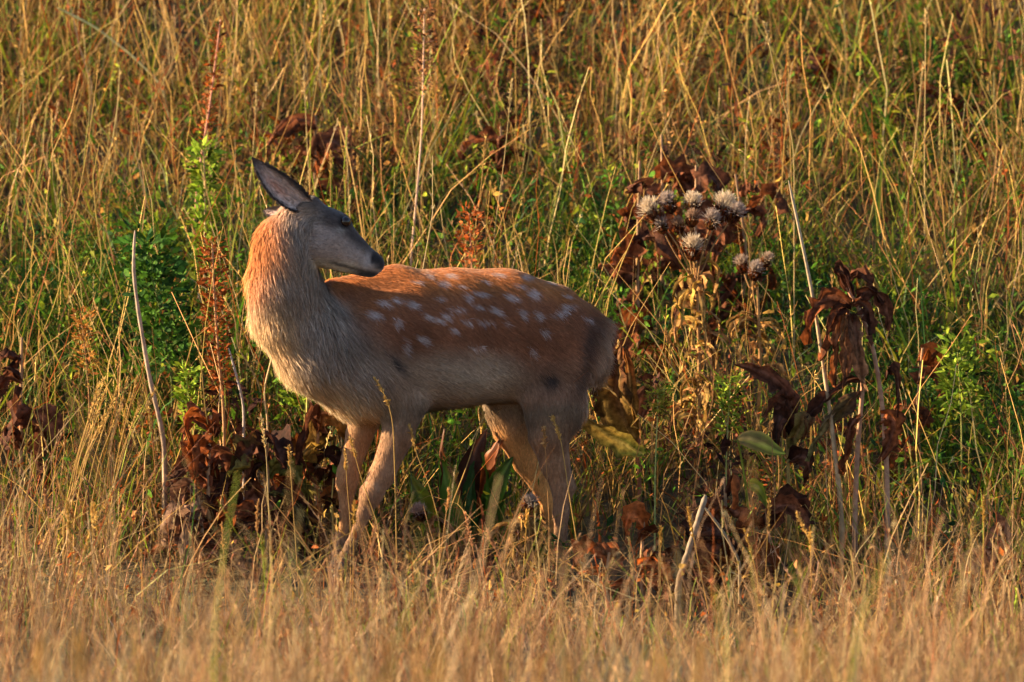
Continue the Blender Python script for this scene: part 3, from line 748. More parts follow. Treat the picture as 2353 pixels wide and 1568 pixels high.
g1 = flakes(34000, (-2.0, 2.0), (-1.2, 4.2), (0.0, 0.2), 0.021, lambda x, y, n: palette(n, [RUST, BROWN, OCHRE, DKBROWN, TAN], [0.25, 0.25, 0.2, 0.12, 0.18]), lambda x, y: np.where(y < 0, 0.12, 0.2 + 0.75 * patch(x, y, RUSTY)))
g2 = flakes(36000, (-2.0, 2.0), (0.0, 4.2), (0.0, 0.25), 0.024, lambda x, y, n: palette(n, [GREEN, YGREEN, DKGREEN, OCHRE], [0.4, 0.3, 0.2, 0.1]), lambda x, y: 0.08 + 0.8 * patch(x, y, LUSH), 0.8)
def sprigs(n, accept, cols, probs, hr, nl, size):
    x = rng.uniform(-2, 2, n); y = rng.uniform(-0.1, 4.2, n)
    k_ = rng.random(n) < accept(x, y); x, y = x[k_], y[k_]; n = len(x)
    hgt = rng.uniform(*hr, n); lean_ = rng.normal(0, 0.25, (n, 2))
    b_ = np.stack([x, y, ground_z(x, y) - 0.01], 1)
    ax_ = np.stack([lean_[:, 0], lean_[:, 1], np.ones(n)], 1) * hgt[:, None]
    kc = palette(n, cols, probs)
    st = ribbons(np.stack([b_, b_ + ax_ * 0.5, b_ + ax_], 1), np.full((n, 3), 0.0011), np.tile(np.array([[[1.0, 0, 0]]]), (n, 1, 1)), np.repeat((kc * 0.8 + 0.03)[:, None], 3, 1))
    f = rng.uniform(0.25, 1.0, (n, nl)); a = rng.uniform(0, 6.28, (n, nl))
    rad = (1.15 - f) * 0.07 + 0.012
    od = np.stack([np.cos(a), np.sin(a), rng.uniform(0.1, 0.9, (n, nl))], -1)
    p = (b_[:, None] + ax_[:, None] * f[..., None] + od * (rad * rng.random((n, nl)))[..., None]).reshape(-1, 3)
    d = unit(od.reshape(-1, 3) + rng.normal(0, 0.4, (n * nl, 3))); L_ = size * rng.uniform(0.6, 1.5, n * nl)
    C = np.stack([p, p + d * L_[:, None] * 0.5, p + d * L_[:, None] + [0, 0, -0.002]], 1)
    K = (np.repeat(kc, nl, 0) * np.exp(rng.normal(0, 0.25, (n * nl, 1))))[:, None] * np.ones((1, 3, 1))
    lv = ribbons(C, (L_ * 0.17)[:, None] * np.array([0.4, 1.0, 0.12])[None], unit(np.cross(d, rng.normal(0, 1, (n * nl, 3))))[:, None], K)
    return merge([st, lv])
g3 = sprigs(1500, lambda x, y: 0.15 + 0.8 * patch(x, y, RUSTY), [RUST * .85, TAN, OCHRE, BROWN * 1.2, YGREEN], [0.22, 0.25, 0.18, 0.17, 0.18], (0.12, 0.36), 26, 0.016)
g4 = sprigs(1700, lambda x, y: 0.06 + 0.85 * patch(x, y, LUSH), [GREEN, YGREEN, DKGREEN * 1.3], [0.45, 0.35, 0.2], (0.10, 0.32), 28, 0.022)
g5 = sprigs(900, lambda x, y: 0.95 * patch(x, y, DARKS), [DKBROWN, BROWN, DKBROWN * 1.4, RUST * .6], [0.4, 0.3, 0.2, 0.1], (0.12, 0.34), 24, 0.040)
link('small_foliage', raw_mesh('small_foliage', *merge([g1, g2, g3, g4, g5])), M_leaf, kind='stuff', label='small green and rusty leaves crowding low between the grass stems', category='foliage')

# ------------------------------------------------------------------ single plants
def base_on(px, Y, sink=0.01):
    p = at(px, 784, Y); p[2] = float(ground_z(p[0], Y)) - sink; return p

sid = [100]
def withered_plant(label, px, Y, top_py, nleaf, spread, lw, cols, droop=1.0, stems=1, stem_col=(0.30, 0.17, 0.09), group=None, lean=0.0, low=0.15, mat=None):
    r = np.random.default_rng(sid[0]); sid[0] += 1
    b0 = base_on(px, Y)
    root = thing('withered_plant', label, 'plant', b0, group)
    top = at(px + lean, top_py, Y); hgt = top[2] - b0[2]
    for s in range(stems):
        o = np.array([r.normal(0, 0.03), r.normal(0, 0.03), 0]) if s else np.zeros(3)
        sp = poly([b0 + o, b0 * 0.5 + top * 0.5 + o * 1.8 + np.array([r.normal(0, .012), r.normal(0, .01), 0]), top + o * 2.2 - np.array([0, 0, 0.06 * s])], 9)
        part('stem', tube(sp, np.linspace(0.0075, 0.0035, 9), np.array(stem_col) * r.uniform(0.8, 1.2), 6), M_stem, root)
        per = nleaf // stems
        for q in range(per):
            f = low + (0.98 - low) * (q + r.random()) / per
            c = sp[min(8, int(f * 8))]
            a = r.uniform(0, 2 * np.pi) if q % 2 else (r.choice([0.0, np.pi]) + r.normal(0, 0.5))
            d = np.array([math.cos(a), math.sin(a) * 0.8, 0])
            ln = spread * r.uniform(0.7, 1.3)
            up = r.uniform(0.0, 0.75) * ln
            dn = droop * r.uniform(-0.3, 1.3) * ln
            jt = r.normal(0, 0.16 * ln, (3, 3))
            ctrl = [c, c + d * ln * 0.3 + [0, 0, up] + jt[0], c + d * ln * 0.7 + [0, 0, up * 0.6 - dn * 0.3] + jt[1], c + d * ln * r.uniform(0.4, 1.0) + [0, 0, -dn] + jt[2]]
            ctrl[3][2] = max(ctrl[3][2], ground_z(ctrl[3][0], ctrl[3][1]) + 0.015)
            k0 = cols[r.integers(len(cols))]; k1 = cols[r.integers(len(cols))]
            part('leaf', leaf(ctrl, lw * r.choice([0.7, 1.0, 1.5]) * r.uniform(0.8, 1.2), r.normal(0, 0.6, 3) + np.array([0, -0.8, 0.6]), r.uniform(0.2, 1.1), 0.009, k0, k1, int(r.integers(1e6))), mat or M_leaf, root)
    return root

DEADC = [BROWN, DKBROWN, RUST * 0.7, BROWN * 1.4]
MIXC = [BROWN, RUST * 0.8, np.array([0.16, 0.13, 0.03]), OCHRE * 0.7, DKBROWN]
withered_plant('clump of curled dark brown leaves low beside the deer\'s chest and forelegs', 735, 0.10, 950, 16, 0.12, 0.030, MIXC, 0.7)
withered_plant('big curled maroon leaves of a dead plant left of the forelegs below the neck', 485, 0.06, 955, 18, 0.13, 0.034, DEADC + [RUST * .7], 0.6)
withered_plant('olive striped dying leaves between the two maroon leaf clumps', 610, 0.04, 985, 13, 0.13, 0.030, [np.array([0.13, 0.12, 0.025]), BROWN, DKBROWN], 0.6)
withered_plant('flattened grey-brown leaves lying low under the maroon clump', 455, -0.10, 1140, 9, 0.12, 0.032, [np.array([0.14, 0.085, 0.06]), BROWN, np.array([0.2, 0.11, 0.07])], 0.7)
b0 = base_on(1965, 0.10)
tp = thing('withered_plant', 'tall dead plant with rags of brown leaves hanging from its bowed top', 'plant', b0)
DB, RB, TB = DKBROWN * 1.1, RUST * .6, np.array([0.34, 0.17, 0.085])
for pl in ([(1965, 1130), (1975, 960), (1990, 830), (1960, 720), (1935, 690)], [(2040, 1130), (2032, 960), (2008, 790), (1975, 700), (1945, 660)]):
    sp = poly([b0 + [(pl[0][0] - 1965) * PX, 0, 0]] + [at(a, b2, 0.10) for a, b2 in pl], 14)
    part('stem', tube(sp, np.linspace(.008, .005, 14), np.array([.38, .2, .12]), 7), M_stem, tp)
for q, (pl, wd, c0, c1) in enumerate([
        ([(1945, 670), (1900, 590), (1945, 590), (1962, 680)], 22, BROWN, DB), ([(1950, 640), (1985, 600), (1990, 660), (2030, 700)], 18, BROWN, DB),
        ([(1965, 690), (2010, 640), (2050, 690), (2040, 760)], 32, DB, BROWN), ([(1960, 700), (1990, 670), (2010, 740), (2000, 790)], 24, BROWN, DB),
        ([(1955, 700), (1890, 660), (1850, 700), (1862, 790)], 30, BROWN, RB), ([(1950, 710), (1920, 690), (1895, 760), (1885, 830)], 22, DB, RB),
        ([(1945, 700), (1915, 740), (1930, 800), (1915, 890)], 22, TB, RB), ([(1950, 715), (1940, 760), (1950, 830), (1935, 900)], 20, TB, BROWN), ([(1960, 720), (1970, 770), (1965, 840), (1985, 900)], 22, BROWN, TB),
        ([(1980, 870), (1935, 860), (1895, 930), (1850, 965)], 20, BROWN, DB), ([(1975, 900), (1920, 940), (1880, 990), (1850, 1060)], 22, DB, np.array([.12, .10, .03])),
        ([(2030, 960), (2060, 940), (2070, 1000), (2010, 1070)], 32, RUST * .7, BROWN), ([(1978, 960), (1940, 960), (1950, 1040), (1930, 1090)], 20, BROWN, RB), ([(2035, 870), (2060, 820), (2070, 880), (2060, 960)], 14, DB, BROWN)]):
    yo = [0.10, 0.06 - .02 * (q % 3), 0.04 + .02 * (q % 4), 0.05]
    part('leaf', leaf([at(a, b2, yy) for (a, b2), yy in zip(pl, yo)], wd * PX * 0.85, (0.4 * math.sin(q * 2.1), -1, .35 * math.cos(q)), 0.7, 0.009, c0, c1, 300 + q), M_leaf, tp)
b0 = base_on(1815, 0.10)
bp = thing('withered_plant', 'drooping blackish leaf plant standing beside the tall dead plant', 'plant', b0)
part('stem', tube(poly([b0, at(1812, 1040, .1), at(1805, 940, .1)], 8), np.linspace(.006, .004, 8), np.array([.3, .2, .06]), 6), M_stem, bp)
for q, (pl, wd, c0, c1) in enumerate([([(1815, 1010), (1840, 880), (1770, 850), (1688, 838)], 30, DB, BROWN), ([(1812, 990), (1820, 900), (1770, 880), (1760, 960)], 24, DKBROWN, BROWN), ([(1815, 1000), (1800, 930), (1780, 960), (1785, 1040)], 26, BROWN, DKBROWN),
        ([(1815, 1030), (1850, 960), (1870, 920), (1845, 1010)], 22, np.array([.13, .11, .03]), BROWN), ([(1815, 1060), (1850, 1030), (1870, 1060), (1850, 1110)], 22, DKBROWN, BROWN)]):
    part('leaf', leaf([at(a, b2, yy) for (a, b2), yy in zip(pl, (.1, .05, .04, .06))], wd * PX, (0.3 * math.sin(q * 2.3), -1, .4), 0.5, 0.006, c0, c1, 340 + q), M_leaf, bp)
withered_plant('low reddish brown leaf clump in front of the dried thistle', 1665, -0.03, 1095, 8, 0.10, 0.030, [RUST, BROWN, RUST * 0.6], 0.5)
withered_plant('dark brown leaf clump in the grass above the deer\'s ear', 725, 1.75, 265, 11, 0.13, 0.032, DEADC, 0.8, group='dead leaf clumps up the slope')
withered_plant('small dead brown plant in the grass above the deer\'s back', 1150, 1.75, 290, 8, 0.11, 0.026, DEADC, 0.7)
withered_plant('dead plant with curled dark heads just above the fluffy thistle', 1520, 1.30, 310, 12, 0.11, 0.030, DEADC, 0.9)
withered_plant('ragged brown leaves spreading right behind the fluffy thistle heads', 1690, 1.20, 400, 10, 0.14, 0.028, DEADC, 0.7)
withered_plant('two square dark brown leaves high in the greener grass', 1850, 2.4, 130, 7, 0.11, 0.036, DEADC, 0.6)
withered_plant('narrow reddish dead plant high on the slope beside the greener grass', 2165, 2.2, 215, 9, 0.09, 0.026, [RUST * .7, BROWN, BROWN * 1.4], 1.1)
withered_plant('blackish hanging leaf on a dead stalk beside the grey stick', 50, 0.35, 775, 7, 0.13, 0.035, [DKBROWN, DKBROWN * 1.3, BROWN], 1.2, low=0.4)
withered_plant('small crumpled red-brown leaf plant right of the tall dead plant', 2120, 0.55, 800, 6, 0.09, 0.026, [BROWN, RUST * .7], 0.9)
withered_plant('dark brown dead stand among straw stems near the hilltop grass', 1220, 2.9, 30, 10, 0.16, 0.034, DEADC, 0.9, stems=2)
withered_plant('brown dead plant half hidden in shade behind the straw at the hilltop', 330, 3.0, 40, 9, 0.15, 0.03, DEADC, 0.8)
withered_plant('dead brown plant low in the shaded dry grass by the dark wet hollow', 2270, -0.25, 1230, 5, 0.10, 0.028, [np.array([.28, .12, .06]), BROWN], 0.7)
withered_plant('red-brown withered leaves on the ground beside the hind hooves', 1480, -0.10, 1190, 7, 0.11, 0.026, [RUST, BROWN, RUST * 1.2], 0.5)

withered_plant('dark red dead leaves sprawling between the hind hooves and the cut stem', 1590, -0.08, 1180, 11, 0.12, 0.028, [RUST * .7, BROWN, DKBROWN], 0.5)
withered_plant('reddish dead leaf tuft at the foot of the blackish leaf plant', 1770, -0.06, 1150, 9, 0.11, 0.026, [RUST * .7, BROWN, DKBROWN], 0.5)
withered_plant('rust brown leaf tuft in the dry grass past the hind hooves', 1400, -0.22, 1270, 7, 0.09, 0.022, [RUST, RUST * .6, BROWN], 0.5)
withered_plant('big curled dark leaves crowding left of the fluffy thistle heads', 1470, 1.0, 370, 12, 0.12, 0.034, DEADC, 0.8)
withered_plant('dark leaves crowding directly above the fluffy thistle heads', 1600, 1.0, 380, 12, 0.12, 0.032, DEADC, 0.7)
# broad green leaves seen under the belly
b0 = base_on(1080, 0.14)
gp = thing('broad_leaved_plant', 'low plant with broad green leaves seen beneath the deer\'s belly', 'plant', b0)
r = np.random.default_rng(5)
for px, py, tx_, ty, wd, c in ((1040, 1180, 1010, 1055, 30, GREEN), (1075, 1180, 1090, 1060, 30, DKGREEN * 1.3), (1140, 1190, 1105, 1040, 34, GREEN * .9), (1120, 1150, 1180, 1050, 28, GREEN), (1130, 1190, 1175, 1130, 36, GREEN * .8), (985, 1190, 940, 1090, 28, YGREEN * .8),
                              (1000, 1120, 1020, 985, 24, BROWN), (1060, 1100, 1120, 985, 28, DKBROWN), (1110, 1080, 1160, 1000, 24, RUST * .7)):
    p, q = at(px, py, 0.13), at(tx_, ty, 0.09)
    part('leaf', leaf([b0 + [(p[0] - b0[0]) * .6, 0, 0.02], p, (p + q) / 2 + [0, -0.03, 0.01], q], wd * PX, (r.normal(0, .3), -1, .4), 0.3, 0.003, c, c * 0.8, int(r.integers(1e6)), rag_a=.06), M_green, gp)

# the large two-toned leaves behind the rump
b0 = base_on(1470, 0.28)
rp = thing('withered_plant', 'large upright brown leaf with yellow-green foot behind the deer\'s rump', 'plant', b0)
OL = np.array([0.20, 0.17, 0.03])
part('leaf', leaf([at(1462, 1010, 0.27), at(1400, 930, 0.25), at(1420, 850, 0.23), at(1428, 795, 0.25)], 0.066, (-0.5, -1, .1), 0.45, 0.008, OL * .5 + BROWN * .6, BROWN * .8, 1, rows=16, cols=11), M_leaf, rp)
part('leaf', leaf([at(1465, 1000, 0.27), at(1440, 900, 0.21), at(1450, 840, 0.20), at(1432, 800, 0.21)], 0.020, (0.4, -1, .1), 0.7, 0.005, OCHRE, RUST, 2), M_leaf, rp)
part('leaf', leaf([at(1480, 1045, 0.25), at(1430, 1020, 0.21), at(1370, 985, 0.17), at(1312, 938, 0.15)], 0.034, (0.25, -1, .5), 0.35, 0.003, np.array([.09, .10, .02]), OCHRE, 3, rows=14), M_leaf, rp)
part('leaf', leaf([at(1475, 1000, 0.27), at(1430, 900, 0.31), at(1390, 870, 0.21), at(1345, 890, 0.19)], 0.016, (0.1, -1, .5), 0.5, 0.004, BROWN, PALE, 4), M_leaf, rp)
part('leaf', leaf([at(1475, 960, 0.31), at(1500, 880, 0.31), at(1520, 860, 0.26), at(1505, 880, 0.23)], 0.03, (0.1, -1, .3), 0.5, 0.004, BROWN, DKBROWN, 6), M_leaf, rp)
part('stem', tube(poly([b0, at(1470, 1030, 0.27), at(1462, 960, 0.27)], 5), 0.006, BROWN * 1.4, 6), M_stem, rp)
# yellow-green leaf and the reddish folded one
b0 = base_on(1735, 0.08)
yp = thing('broad_leaved_plant', 'small plant with one pointed yellow-green leaf below the drooping blackish plant', 'plant', b0)
part('leaf', leaf([at(1695, 1010, .05), at(1730, 995, .02), at(1770, 1040, 0), at(1806, 1043, 0)], 0.028, (0, -1, .6), 0.2, 0.002, OCHRE, YGREEN, 7, rag_a=.04), M_green, yp)
part('stem', tube(poly([b0, at(1715, 1100, .06), at(1695, 1010, .05)], 7), 0.003, YGREEN * .8, 5), M_stem, yp)
part('leaf', leaf([at(1720, 1120, .06), at(1735, 1100, .03), at(1760, 1130, 0.02), at(1770, 1185, 0.02)], 0.018, (0, -1, .6), 0.3, 0.002, YGREEN, YGREEN * .8, 8, rag_a=.04), M_green, yp)

# dried thistle with fluffy seed heads
def fluff_head(c, axis, R, r, pale):
    n = 420
    d = unit(unit(np.asarray(axis, float))[None] * 1.15 + r.normal(0, 0.5, (n, 3)))
    L = R * r.uniform(0.7, 1.15, n)
    C = np.stack([c + d * R * 0.12, c + d * L[:, None] * 0.6, c + d * L[:, None] + np.array([0, 0, 1]) * 0.0], 1) + r.normal(0, 0.002, (n, 3, 3))
    W = np.array([0.0005, 0.0007, 0.0004])[None] * np.ones((n, 1))
    K = (np.array(pale) * np.exp(r.normal(0, .15, (n, 1))))[:, None] * np.array([0.6, 1.0, 1.1])[None, :, None]
    return ribbons(C, W, unit(np.cross(d, r.normal(0, 1, (n, 3))))[:, None], K)
def bracts(c, axis, R, r):
    n = 150
    ax_ = unit(np.asarray(axis, float))
    d = unit(-0.1 * ax_[None] + r.normal(0, 0.8, (n, 3))); p0 = c - ax_ * R * 0.5
    C = np.stack([p0 + d * R * 0.1, p0 + d * R * 0.42 + ax_ * R * 0.12, p0 + d * R * 0.62 + ax_ * R * 0.45], 1)
    W = np.array([0.0026, 0.0030, 0.0006])[None] * np.ones((n, 1))
    K = palette(n, [BROWN, DKBROWN, RUST * .8, TAN * .7], [.3, .3, .2, .2])[:, None] * np.ones((1, 3, 1))
    return ribbons(C, W, unit(np.cross(d, r.normal(0, 1, (n, 3))))[:, None], K)
def thistle(label, px, Y, heads, leaf_range, n, seed, group=None):
    r = np.random.default_rng(seed); b0 = base_on(px, Y)
    root = thing('thistle', label, 'thistle', b0, group)
    crown = at(px, leaf_range[0], Y)
    part('stem', tube(poly([b0, (b0 + crown) / 2 + [0.01, 0, 0], crown], 10), np.linspace(.006, .004, 10), TAN * 1.1, 6), M_stem, root)
    for hx, hy, R, pale in heads:
        hc = at(hx, hy, Y + r.uniform(-.05, .03)); mid = (crown + hc) / 2 + [r.normal(0, .01), 0, -0.02]
        axd = unit(hc - mid) + np.array([0, -0.35, 0.2])
        part('branch', tube(poly([crown - [0, 0, r.uniform(0, .08)], mid, hc - unit(axd) * 0.012], 8), 0.0022, TAN * .8, 5), M_stem, root)
        hd = part('seed_head', fluff_head(hc, axd, R * PX, r, pale), M_fluff, root)
        part('bracts', bracts(hc, axd, R * PX * 1.1, r), M_leaf, root, hd)
    for q in range(n):
        f = r.random(); c = b0 * (1 - f) + crown * f if True else b0
        c = at(px, leaf_range[1] + (leaf_range[0] - leaf_range[1]) * f, Y)
        a = r.uniform(0, 6.28); d = np.array([math.cos(a), math.sin(a), 0]); ln = r.uniform(.05, .12)
        ctrl = [c, c + d * ln * .5 + [0, 0, .03], c + d * ln * .8 + [0, 0, -.02], c + d * ln * r.uniform(.4, .9) - [0, 0, r.uniform(.03, .09)]]
        part('leaf', leaf(ctrl, r.uniform(.005, .011), (r.normal(), -.5, 1), 0.8, .004, palette_r(r), palette_r(r), int(r.integers(1e6)), rows=8, cols=5), M_leaf, root)
    return root
def palette_r(r):
    L = [TAN * 1.1, STRAW * .9, np.array([.36, .17, .075]), OCHRE]
    return L[r.integers(len(L))] * r.uniform(.75, 1.2)
PF = (0.56, 0.45, 0.34); GF = (0.36, 0.28, 0.25)
thistle('dried thistle crowned with pale fluffy seed heads, rust brown leaves below', 1600, 0.55,
        [(1500, 490, 40, PF), (1537, 468, 30, GF), (1592, 470, 30, PF), (1590, 503, 26, (.4, .26, .18)), (1660, 480, 42, PF), (1636, 508, 28, GF), (1592, 572, 36, PF), (1560, 520, 22, (.36, .22, .14)), (1688, 492, 30, GF), (1520, 520, 24, GF)],
        (610, 1000), 60, 21)
thistle('smaller grey fluffy thistle right of the crowned dried thistle', 1740, 0.75, [(1735, 625, 28, GF), (1705, 610, 24, (.38, .28, .22)), (1760, 600, 22, (.36, .26, .2))], (660, 860), 22, 22)
thistle('straw-yellow dried thistle on the ground between the deer\'s legs', 1190, -0.06, [(1215, 1160, 26, (.3, .24, .22)), (1190, 1215, 24, (.42, .3, .16))], (1190, 1290), 26, 23)
thistle('small pinkish thistle head behind the near foreleg', 985, 0.02, [(965, 1180, 26, (.42, .27, .24))], (1195, 1260), 8, 24)

# upright red-brown dock stalks
def dock(label, pts, Y, band, n, col, width, stem_col, name='seed_stalk', cat='weed', leaflen=0.016, rad=0.003, kindname='seed_cluster', ncl=7):
    r = np.random.default_rng(sid[0]); sid[0] += 1
    b0 = base_on(pts[0][0], Y); root = thing(name, label, cat, b0)
    sp = poly([b0] + [at(a, b2, Y) for a, b2 in pts], 16)
    part('stem', tube(sp, np.linspace(rad, rad * .5, 16), stem_col, 5), M_stem, root)
    ys = np.linspace(band[0], band[1], ncl + 1)
    for q in range(ncl):
        top, bot = ys[q], ys[q + 1]
        m = n // ncl
        f = r.random(m)
        py = top + (bot - top) * f
        zz = np.array([at(1176, v_, Y)[2] for v_ in py])
        xx = np.interp(zz, sp[:, 2], sp[:, 0]); yy = np.interp(zz, sp[:, 2], sp[:, 1])
        p = np.stack([xx, yy, zz], 1)
        a = r.uniform(0, 6.28, m); out_ = np.stack([np.cos(a), np.sin(a), r.uniform(-.2, 1.0, m)], 1)
        p = p + out_ * (width * r.random(m) ** .7)[:, None]
        d = unit(out_ + r.normal(0, .5, (m, 3))); L = leaflen * r.uniform(.6, 1.4, m)
        C = np.stack([p, p + d * L[:, None] * .5, p + d * L[:, None]], 1)
        K = (np.asarray(col[0]) * (1 - r.random((m, 1))) + np.asarray(col[1]) * r.random((m, 1)))[:, None] * np.ones((1, 3, 1))
        g = ribbons(C, (L * .2)[:, None] * np.array([.3, 1, .1])[None], unit(np.cross(d, r.normal(0, 1, (m, 3))))[:, None], K)
        # thin side branches carry the cluster
        br = [tube(poly([np.array([np.interp(zq, sp[:, 2], sp[:, 0]), np.interp(zq, sp[:, 2], sp[:, 1]), zq]), p[i_]], 3), 0.0008, np.asarray(stem_col) * .8, 3) for i_, zq in [(int(v_), float(p[int(v_), 2]) - 0.006) for v_ in r.integers(0, m, 6)]]
        part(kindname, merge([g] + br), M_leaf, root, kind='stuff')
    return root
dock('rust red seed stalk with a reddish stem left of the deer\'s neck', [(515, 940), (500, 800), (490, 640), (488, 560)], 0.35, (560, 900), 700, (RUST * .45, RUST * .95), 0.035, (0.36, 0.19, 0.09), rad=.0055, ncl=8)
dock('tall pink-stemmed weed with thin upright twigs in the upper slope grass', [(440, 600), (455, 400), (480, 260), (507, 45)], 1.5, (60, 330), 220, (RUST, RUST * .6), 0.02, (0.55, 0.24, 0.16), rad=.004, name='tall_weed', ncl=6)
dock('green leafed lower weed stem beneath the pink-stemmed weed', [(470, 620), (472, 480), (468, 350)], 1.2, (340, 620), 420, (YGREEN * 1.4, GREEN * 1.3), 0.03, (0.50, 0.34, 0.17), rad=.0045, name='leafy_weed', kindname='leaf_whorl', leaflen=.03)
dock('pale pink weed stem with brown twigs above the deer\'s head', [(942, 610), (955, 480), (970, 300), (975, 20)], 1.4, (20, 220), 300, (BROWN * 1.6, TAN), 0.03, (0.62, 0.38, 0.26), rad=.0038, name='tall_weed', ncl=6)
dock('dark green feathery weed behind the grey leaning stick', [(395, 860), (370, 720), (340, 600)], 0.6, (560, 860), 620, (DKGREEN * 1.2, GREEN), 0.075, (0.10, 0.12, 0.03), name='leafy_weed', kindname='leaf_whorl', leaflen=.035)
dock('bright green feathery weed under the curve of the deer\'s chest', [(700, 960), (700, 880), (695, 800)], 0.28, (790, 950), 520, (GREEN * 1.4, YGREEN), 0.06, (0.30, 0.28, 0.06), name='leafy_weed', kindname='leaf_whorl', leaflen=.026)
dock('light green sprig above the maroon leaf clump', [(445, 990), (435, 920), (425, 850)], 0.22, (850, 990), 200, (YGREEN * 1.5, GREEN * 1.4), 0.025, (0.22, 0.24, 0.05), name='leafy_weed', kindname='leaf_whorl', leaflen=.026, ncl=5)
dock('pale green sprig with fine tips left of the dried thistle\'s foot', [(1505, 1080), (1510, 980), (1512, 900)], 0.12, (890, 960), 240, (YGREEN * 1.4, OCHRE), 0.030, (0.34, 0.34, 0.10), name='leafy_weed', kindname='leaf_whorl', ncl=4)
dock('pale green sprig with fine tips right of the dried thistle\'s foot', [(1668, 1090), (1672, 980), (1678, 880)], 0.12, (870, 1000), 300, (YGREEN * 1.4, GREEN * 1.2), 0.032, (0.34, 0.34, 0.10), name='leafy_weed', kindname='leaf_whorl', ncl=4)
dock('yellowing leafy weed in the grass left of the grey stick', [(205, 900), (195, 800), (185, 720)], 0.5, (720, 860), 200, (OCHRE * 1.2, RUST), 0.028, (0.3, 0.15, 0.06), name='leafy_weed', kindname='leaf_whorl', ncl=4)
dock('green feathery weed standing in the grass on the far right slope', [(2210, 980), (2205, 880), (2200, 800)], 0.4, (790, 960), 300, (GREEN * 1.1, YGREEN), 0.05, (0.2, 0.2, 0.05), name='leafy_weed', kindname='leaf_whorl', leaflen=.026, ncl=5)
dock('reddish small weed in the yellow grass above the deer\'s back', [(1085, 640), (1082, 560), (1078, 490)], 0.9, (480, 610), 220, (RUST * 1.3, RUST), 0.03, (0.4, 0.18, 0.1), name='leafy_weed', kindname='leaf_whorl', ncl=4)

# bare sticks and cut stems
def stick(label, pts, Y, r0, r1, c0, c1, name='dead_stalk', cat='stalk', Y2=None):
    b0 = base_on(pts[0][0], Y); root_p = b0
    n = 26
    ctrl = [b0] + [at(a, b2, Y if Y2 is None else Y + (Y2 - Y) * i_ / (len(pts) - 1)) for i_, (a, b2) in enumerate(pts)]
    sp = poly(ctrl, n); r = np.random.default_rng(sid[0]); sid[0] += 1
    R = np.linspace(r0, r1, n) * (1 + 0.10 * np.sin(np.arange(n) * 2.1)) * (1 + r.normal(0, .04, n)); R[-1] *= .4
    t = np.linspace(0, 1, n)[:, None]
    C = np.asarray(c0) * (1 - t) + np.asarray(c1) * t; C = C * np.exp(r.normal(0, .12, (n, 1)))
    o = link(name, None, None) if False else None
    V, F, K = tube(sp, R, C, 7)
    me = raw_mesh(name, V - b0, F, K); ob = link(name, me, M_stem); ob.location = b0
    ob['label'] = label; ob['category'] = cat
    return ob
stick('thick grey bare stick leaning beside the green feathery weed', [(378, 1010), (345, 880), (318, 720), (305, 620), (310, 530)], 0.10, .0085, .004, (.26, .17, .11), (.34, .25, .19))
stick('long pale leaning stalk beside the tall dead plant', [(1935, 1180), (1905, 930), (1868, 680), (1835, 520), (1812, 415)], 0.06, .0075, .0035, (.34, .2, .09), (.36, .27, .18))
stick('short pale cut stem leaning in front of the reddish leaf clump', [(1558, 1340), (1590, 1240), (1622, 1138)], -0.35, .009, .0075, (.17, .11, .065), (.22, .165, .12))
stick('thin cut twig crossing behind the short pale cut stem', [(1700, 1290), (1660, 1220), (1618, 1165)], -0.30, .0045, .004, (.16, .10, .055), (.2, .15, .09))
stick('long yellow-green grass blade arching over the upper left slope', [(395, 300), (372, 195), (300, 125), (215, 60), (130, 18)], 2.2, .003, .0035, (.5, .4, .2), (.45, .42, .16), name='arching_straw', cat='grass')
stick('slim grey twig leaning by the rust red seed stalk', [(560, 930), (545, 870), (525, 800)], 0.33, .0045, .003, (.35, .28, .26), (.4, .32, .3), name='twig')
stick('bare brown stem standing under the deer\'s neck', [(615, 960), (605, 900), (640, 760)], 0.25, .0035, .002, (.4, .25, .12), (.5, .34, .18), name='twig')
stick('straight yellow stem growing through the bright green feathery weed', [(703, 1060), (706, 930), (708, 830)], 0.2, .0045, .003, (.32, .26, .06), (.42, .36, .1), name='twig')

# single grass stalks with seed heads that stand clear
def grass_stalk(label, pts, Y, head_len=0.06, r0=0.0016, col=STRAW, fat=0.0035, group=None, seed=None):
    r = np.random.default_rng(sid[0]); sid[0] += 1
    b0 = base_on(pts[0][0], Y); root = thing('grass_stalk', label, 'grass stalk', b0, group)
    sp = poly([b0] + [at(a, b2, Y) for a, b2 in pts], 22)
    part('stem', tube(sp, np.linspace(r0, r0 * .6, 22), np.asarray(col) * r.uniform(.85, 1.1), 5), M_straw, root)
    s = np.concatenate([[0], np.cumsum(np.linalg.norm(np.diff(sp, axis=0), axis=1))])
    tt = np.linspace(s[-1] - head_len, s[-1], 6); hp = np.stack([np.interp(tt, s, sp[:, c]) for c in range(3)], 1)
    part('seed_head', spikelets(hp, 70, 0.011, fat * .5, 0.45, np.asarray(col) * 1.05, r), M_straw, root)
    return root
grass_stalk('grass stalk with bent seed head crossing the deer\'s shoulder and near foreleg', [(912, 1290), (908, 1100), (903, 960), (885, 905), (862, 870)], -0.22, 0.085, .0022, STRAW * 1.05, .005)
grass_stalk('grass stalk with upright seed head just behind the near foreleg', [(1010, 1200), (985, 1110), (955, 1040), (942, 980)], -0.16, 0.07, .0018, STRAW, .006)
grass_stalk('curved grass stalk with seed head crossing the near hind leg', [(1340, 1330), (1305, 1120), (1290, 1010), (1268, 955)], -0.22, 0.07, .002, STRAW, .005)
grass_stalk('short grass stalk with plump seed head against the near thigh', [(1262, 1200), (1256, 1080), (1250, 985)], -0.2, 0.05, .0016, TAN * 1.2, .006)
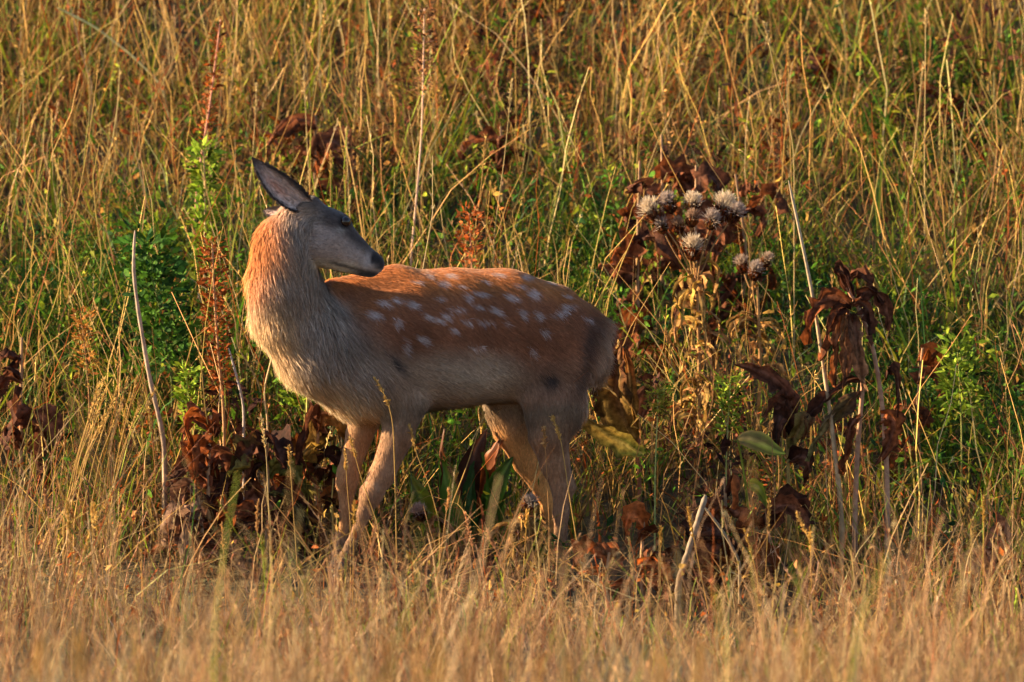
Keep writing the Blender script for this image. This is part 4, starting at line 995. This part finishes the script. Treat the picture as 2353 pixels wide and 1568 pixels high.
grass_stalk('slanting grass stalk rising to the belly between the legs', [(1030, 1180), (1070, 1080), (1112, 950)], -0.05, 0.02, .0022, STRAW, .002)
grass_stalk('slanting seed stalk across the far foreleg', [(870, 1210), (830, 1100), (806, 1010)], -0.16, 0.05, .0015, STRAW, .004)
grass_stalk('thin grass stalk with small head in front of the far foreleg', [(805, 1200), (797, 1110), (793, 1040)], -0.18, 0.05, .0013, STRAW, .004)
grass_stalk('pale grass stalk rising before the leaf clumps under the neck', [(622, 1330), (618, 1180), (612, 1040), (600, 960)], -0.25, 0.08, .0018, PALE, .005)
grass_stalk('stout grass stalk standing against the striped olive leaves', [(690, 1400), (676, 1200), (664, 1030)], -0.3, 0.05, .0018, STRAW, .005)
grass_stalk('grass stalk with knobbed head left of the pointed yellow-green leaf', [(1742, 1330), (1730, 1180), (1715, 1040)], -0.25, 0.02, .0014, TAN, .006)
grass_stalk('grass stalk with knobbed head over the pointed yellow-green leaf', [(1782, 1330), (1780, 1150), (1772, 975)], -0.2, 0.02, .0014, TAN, .006)
r = np.random.default_rng(77)
for q in range(26):
    px = r.uniform(40, 2320); py = r.uniform(1120, 1230); l_ = r.normal(0, 40)
    grass_stalk('tall straw stalk with seed head rising above the pale foreground grass', [(px + l_, 1420), (px + l_ * .5, 1300), (px, py)], r.uniform(-1.4, -0.35), r.uniform(.04, .09), .0016, palette_r(r) * 1.1, .005, group='stalks rising above the foreground grass')
for q in range(40):
    px = r.uniform(20, 2330); py = r.uniform(20, 420); l_ = r.normal(0, 60); Yq = r.uniform(0.9, 2.6)
    b_py = py + r.uniform(260, 460)
    grass_stalk('tall pale straw stalk standing clear of the hillside grass behind the deer', [(px + l_, b_py), (px + l_ * .4, (py + b_py) / 2), (px, py)], Yq, r.uniform(.04, .1), .0019, (STRAW if r.random() < .6 else PALE) * r.uniform(.9, 1.15), .004, group='pale stalks on the hillside')
# slanted sheaf of stems on the left
for q in range(16):
    px = r.uniform(130, 250); tx_ = px + r.uniform(60, 110)
    grass_stalk('slanting straw stalk in the leaning sheaf left of the grey stick', [(px, 1200), ((px + tx_) / 2 - 10, 1050), (tx_, r.uniform(860, 960))], r.uniform(-.25, 0.0), .07, .0017, STRAW * r.uniform(.85, 1.1), .003, group='leaning sheaf of straw')

for q in range(14):
    px = r.uniform(20, 2330) if q else 95; py = r.uniform(1440, 1540); Yq = r.uniform(-9.5, -6.5)
    grass_stalk('far forward dry stalk with plump soft seed head before the pale grass', [(px + r.normal(0, 30), 1900), (px, py)], Yq, r.uniform(.06, .1), .0016, (TAN if r.random() < .5 else STRAW) * r.uniform(.9, 1.15), .008, group='forward dry stalks')
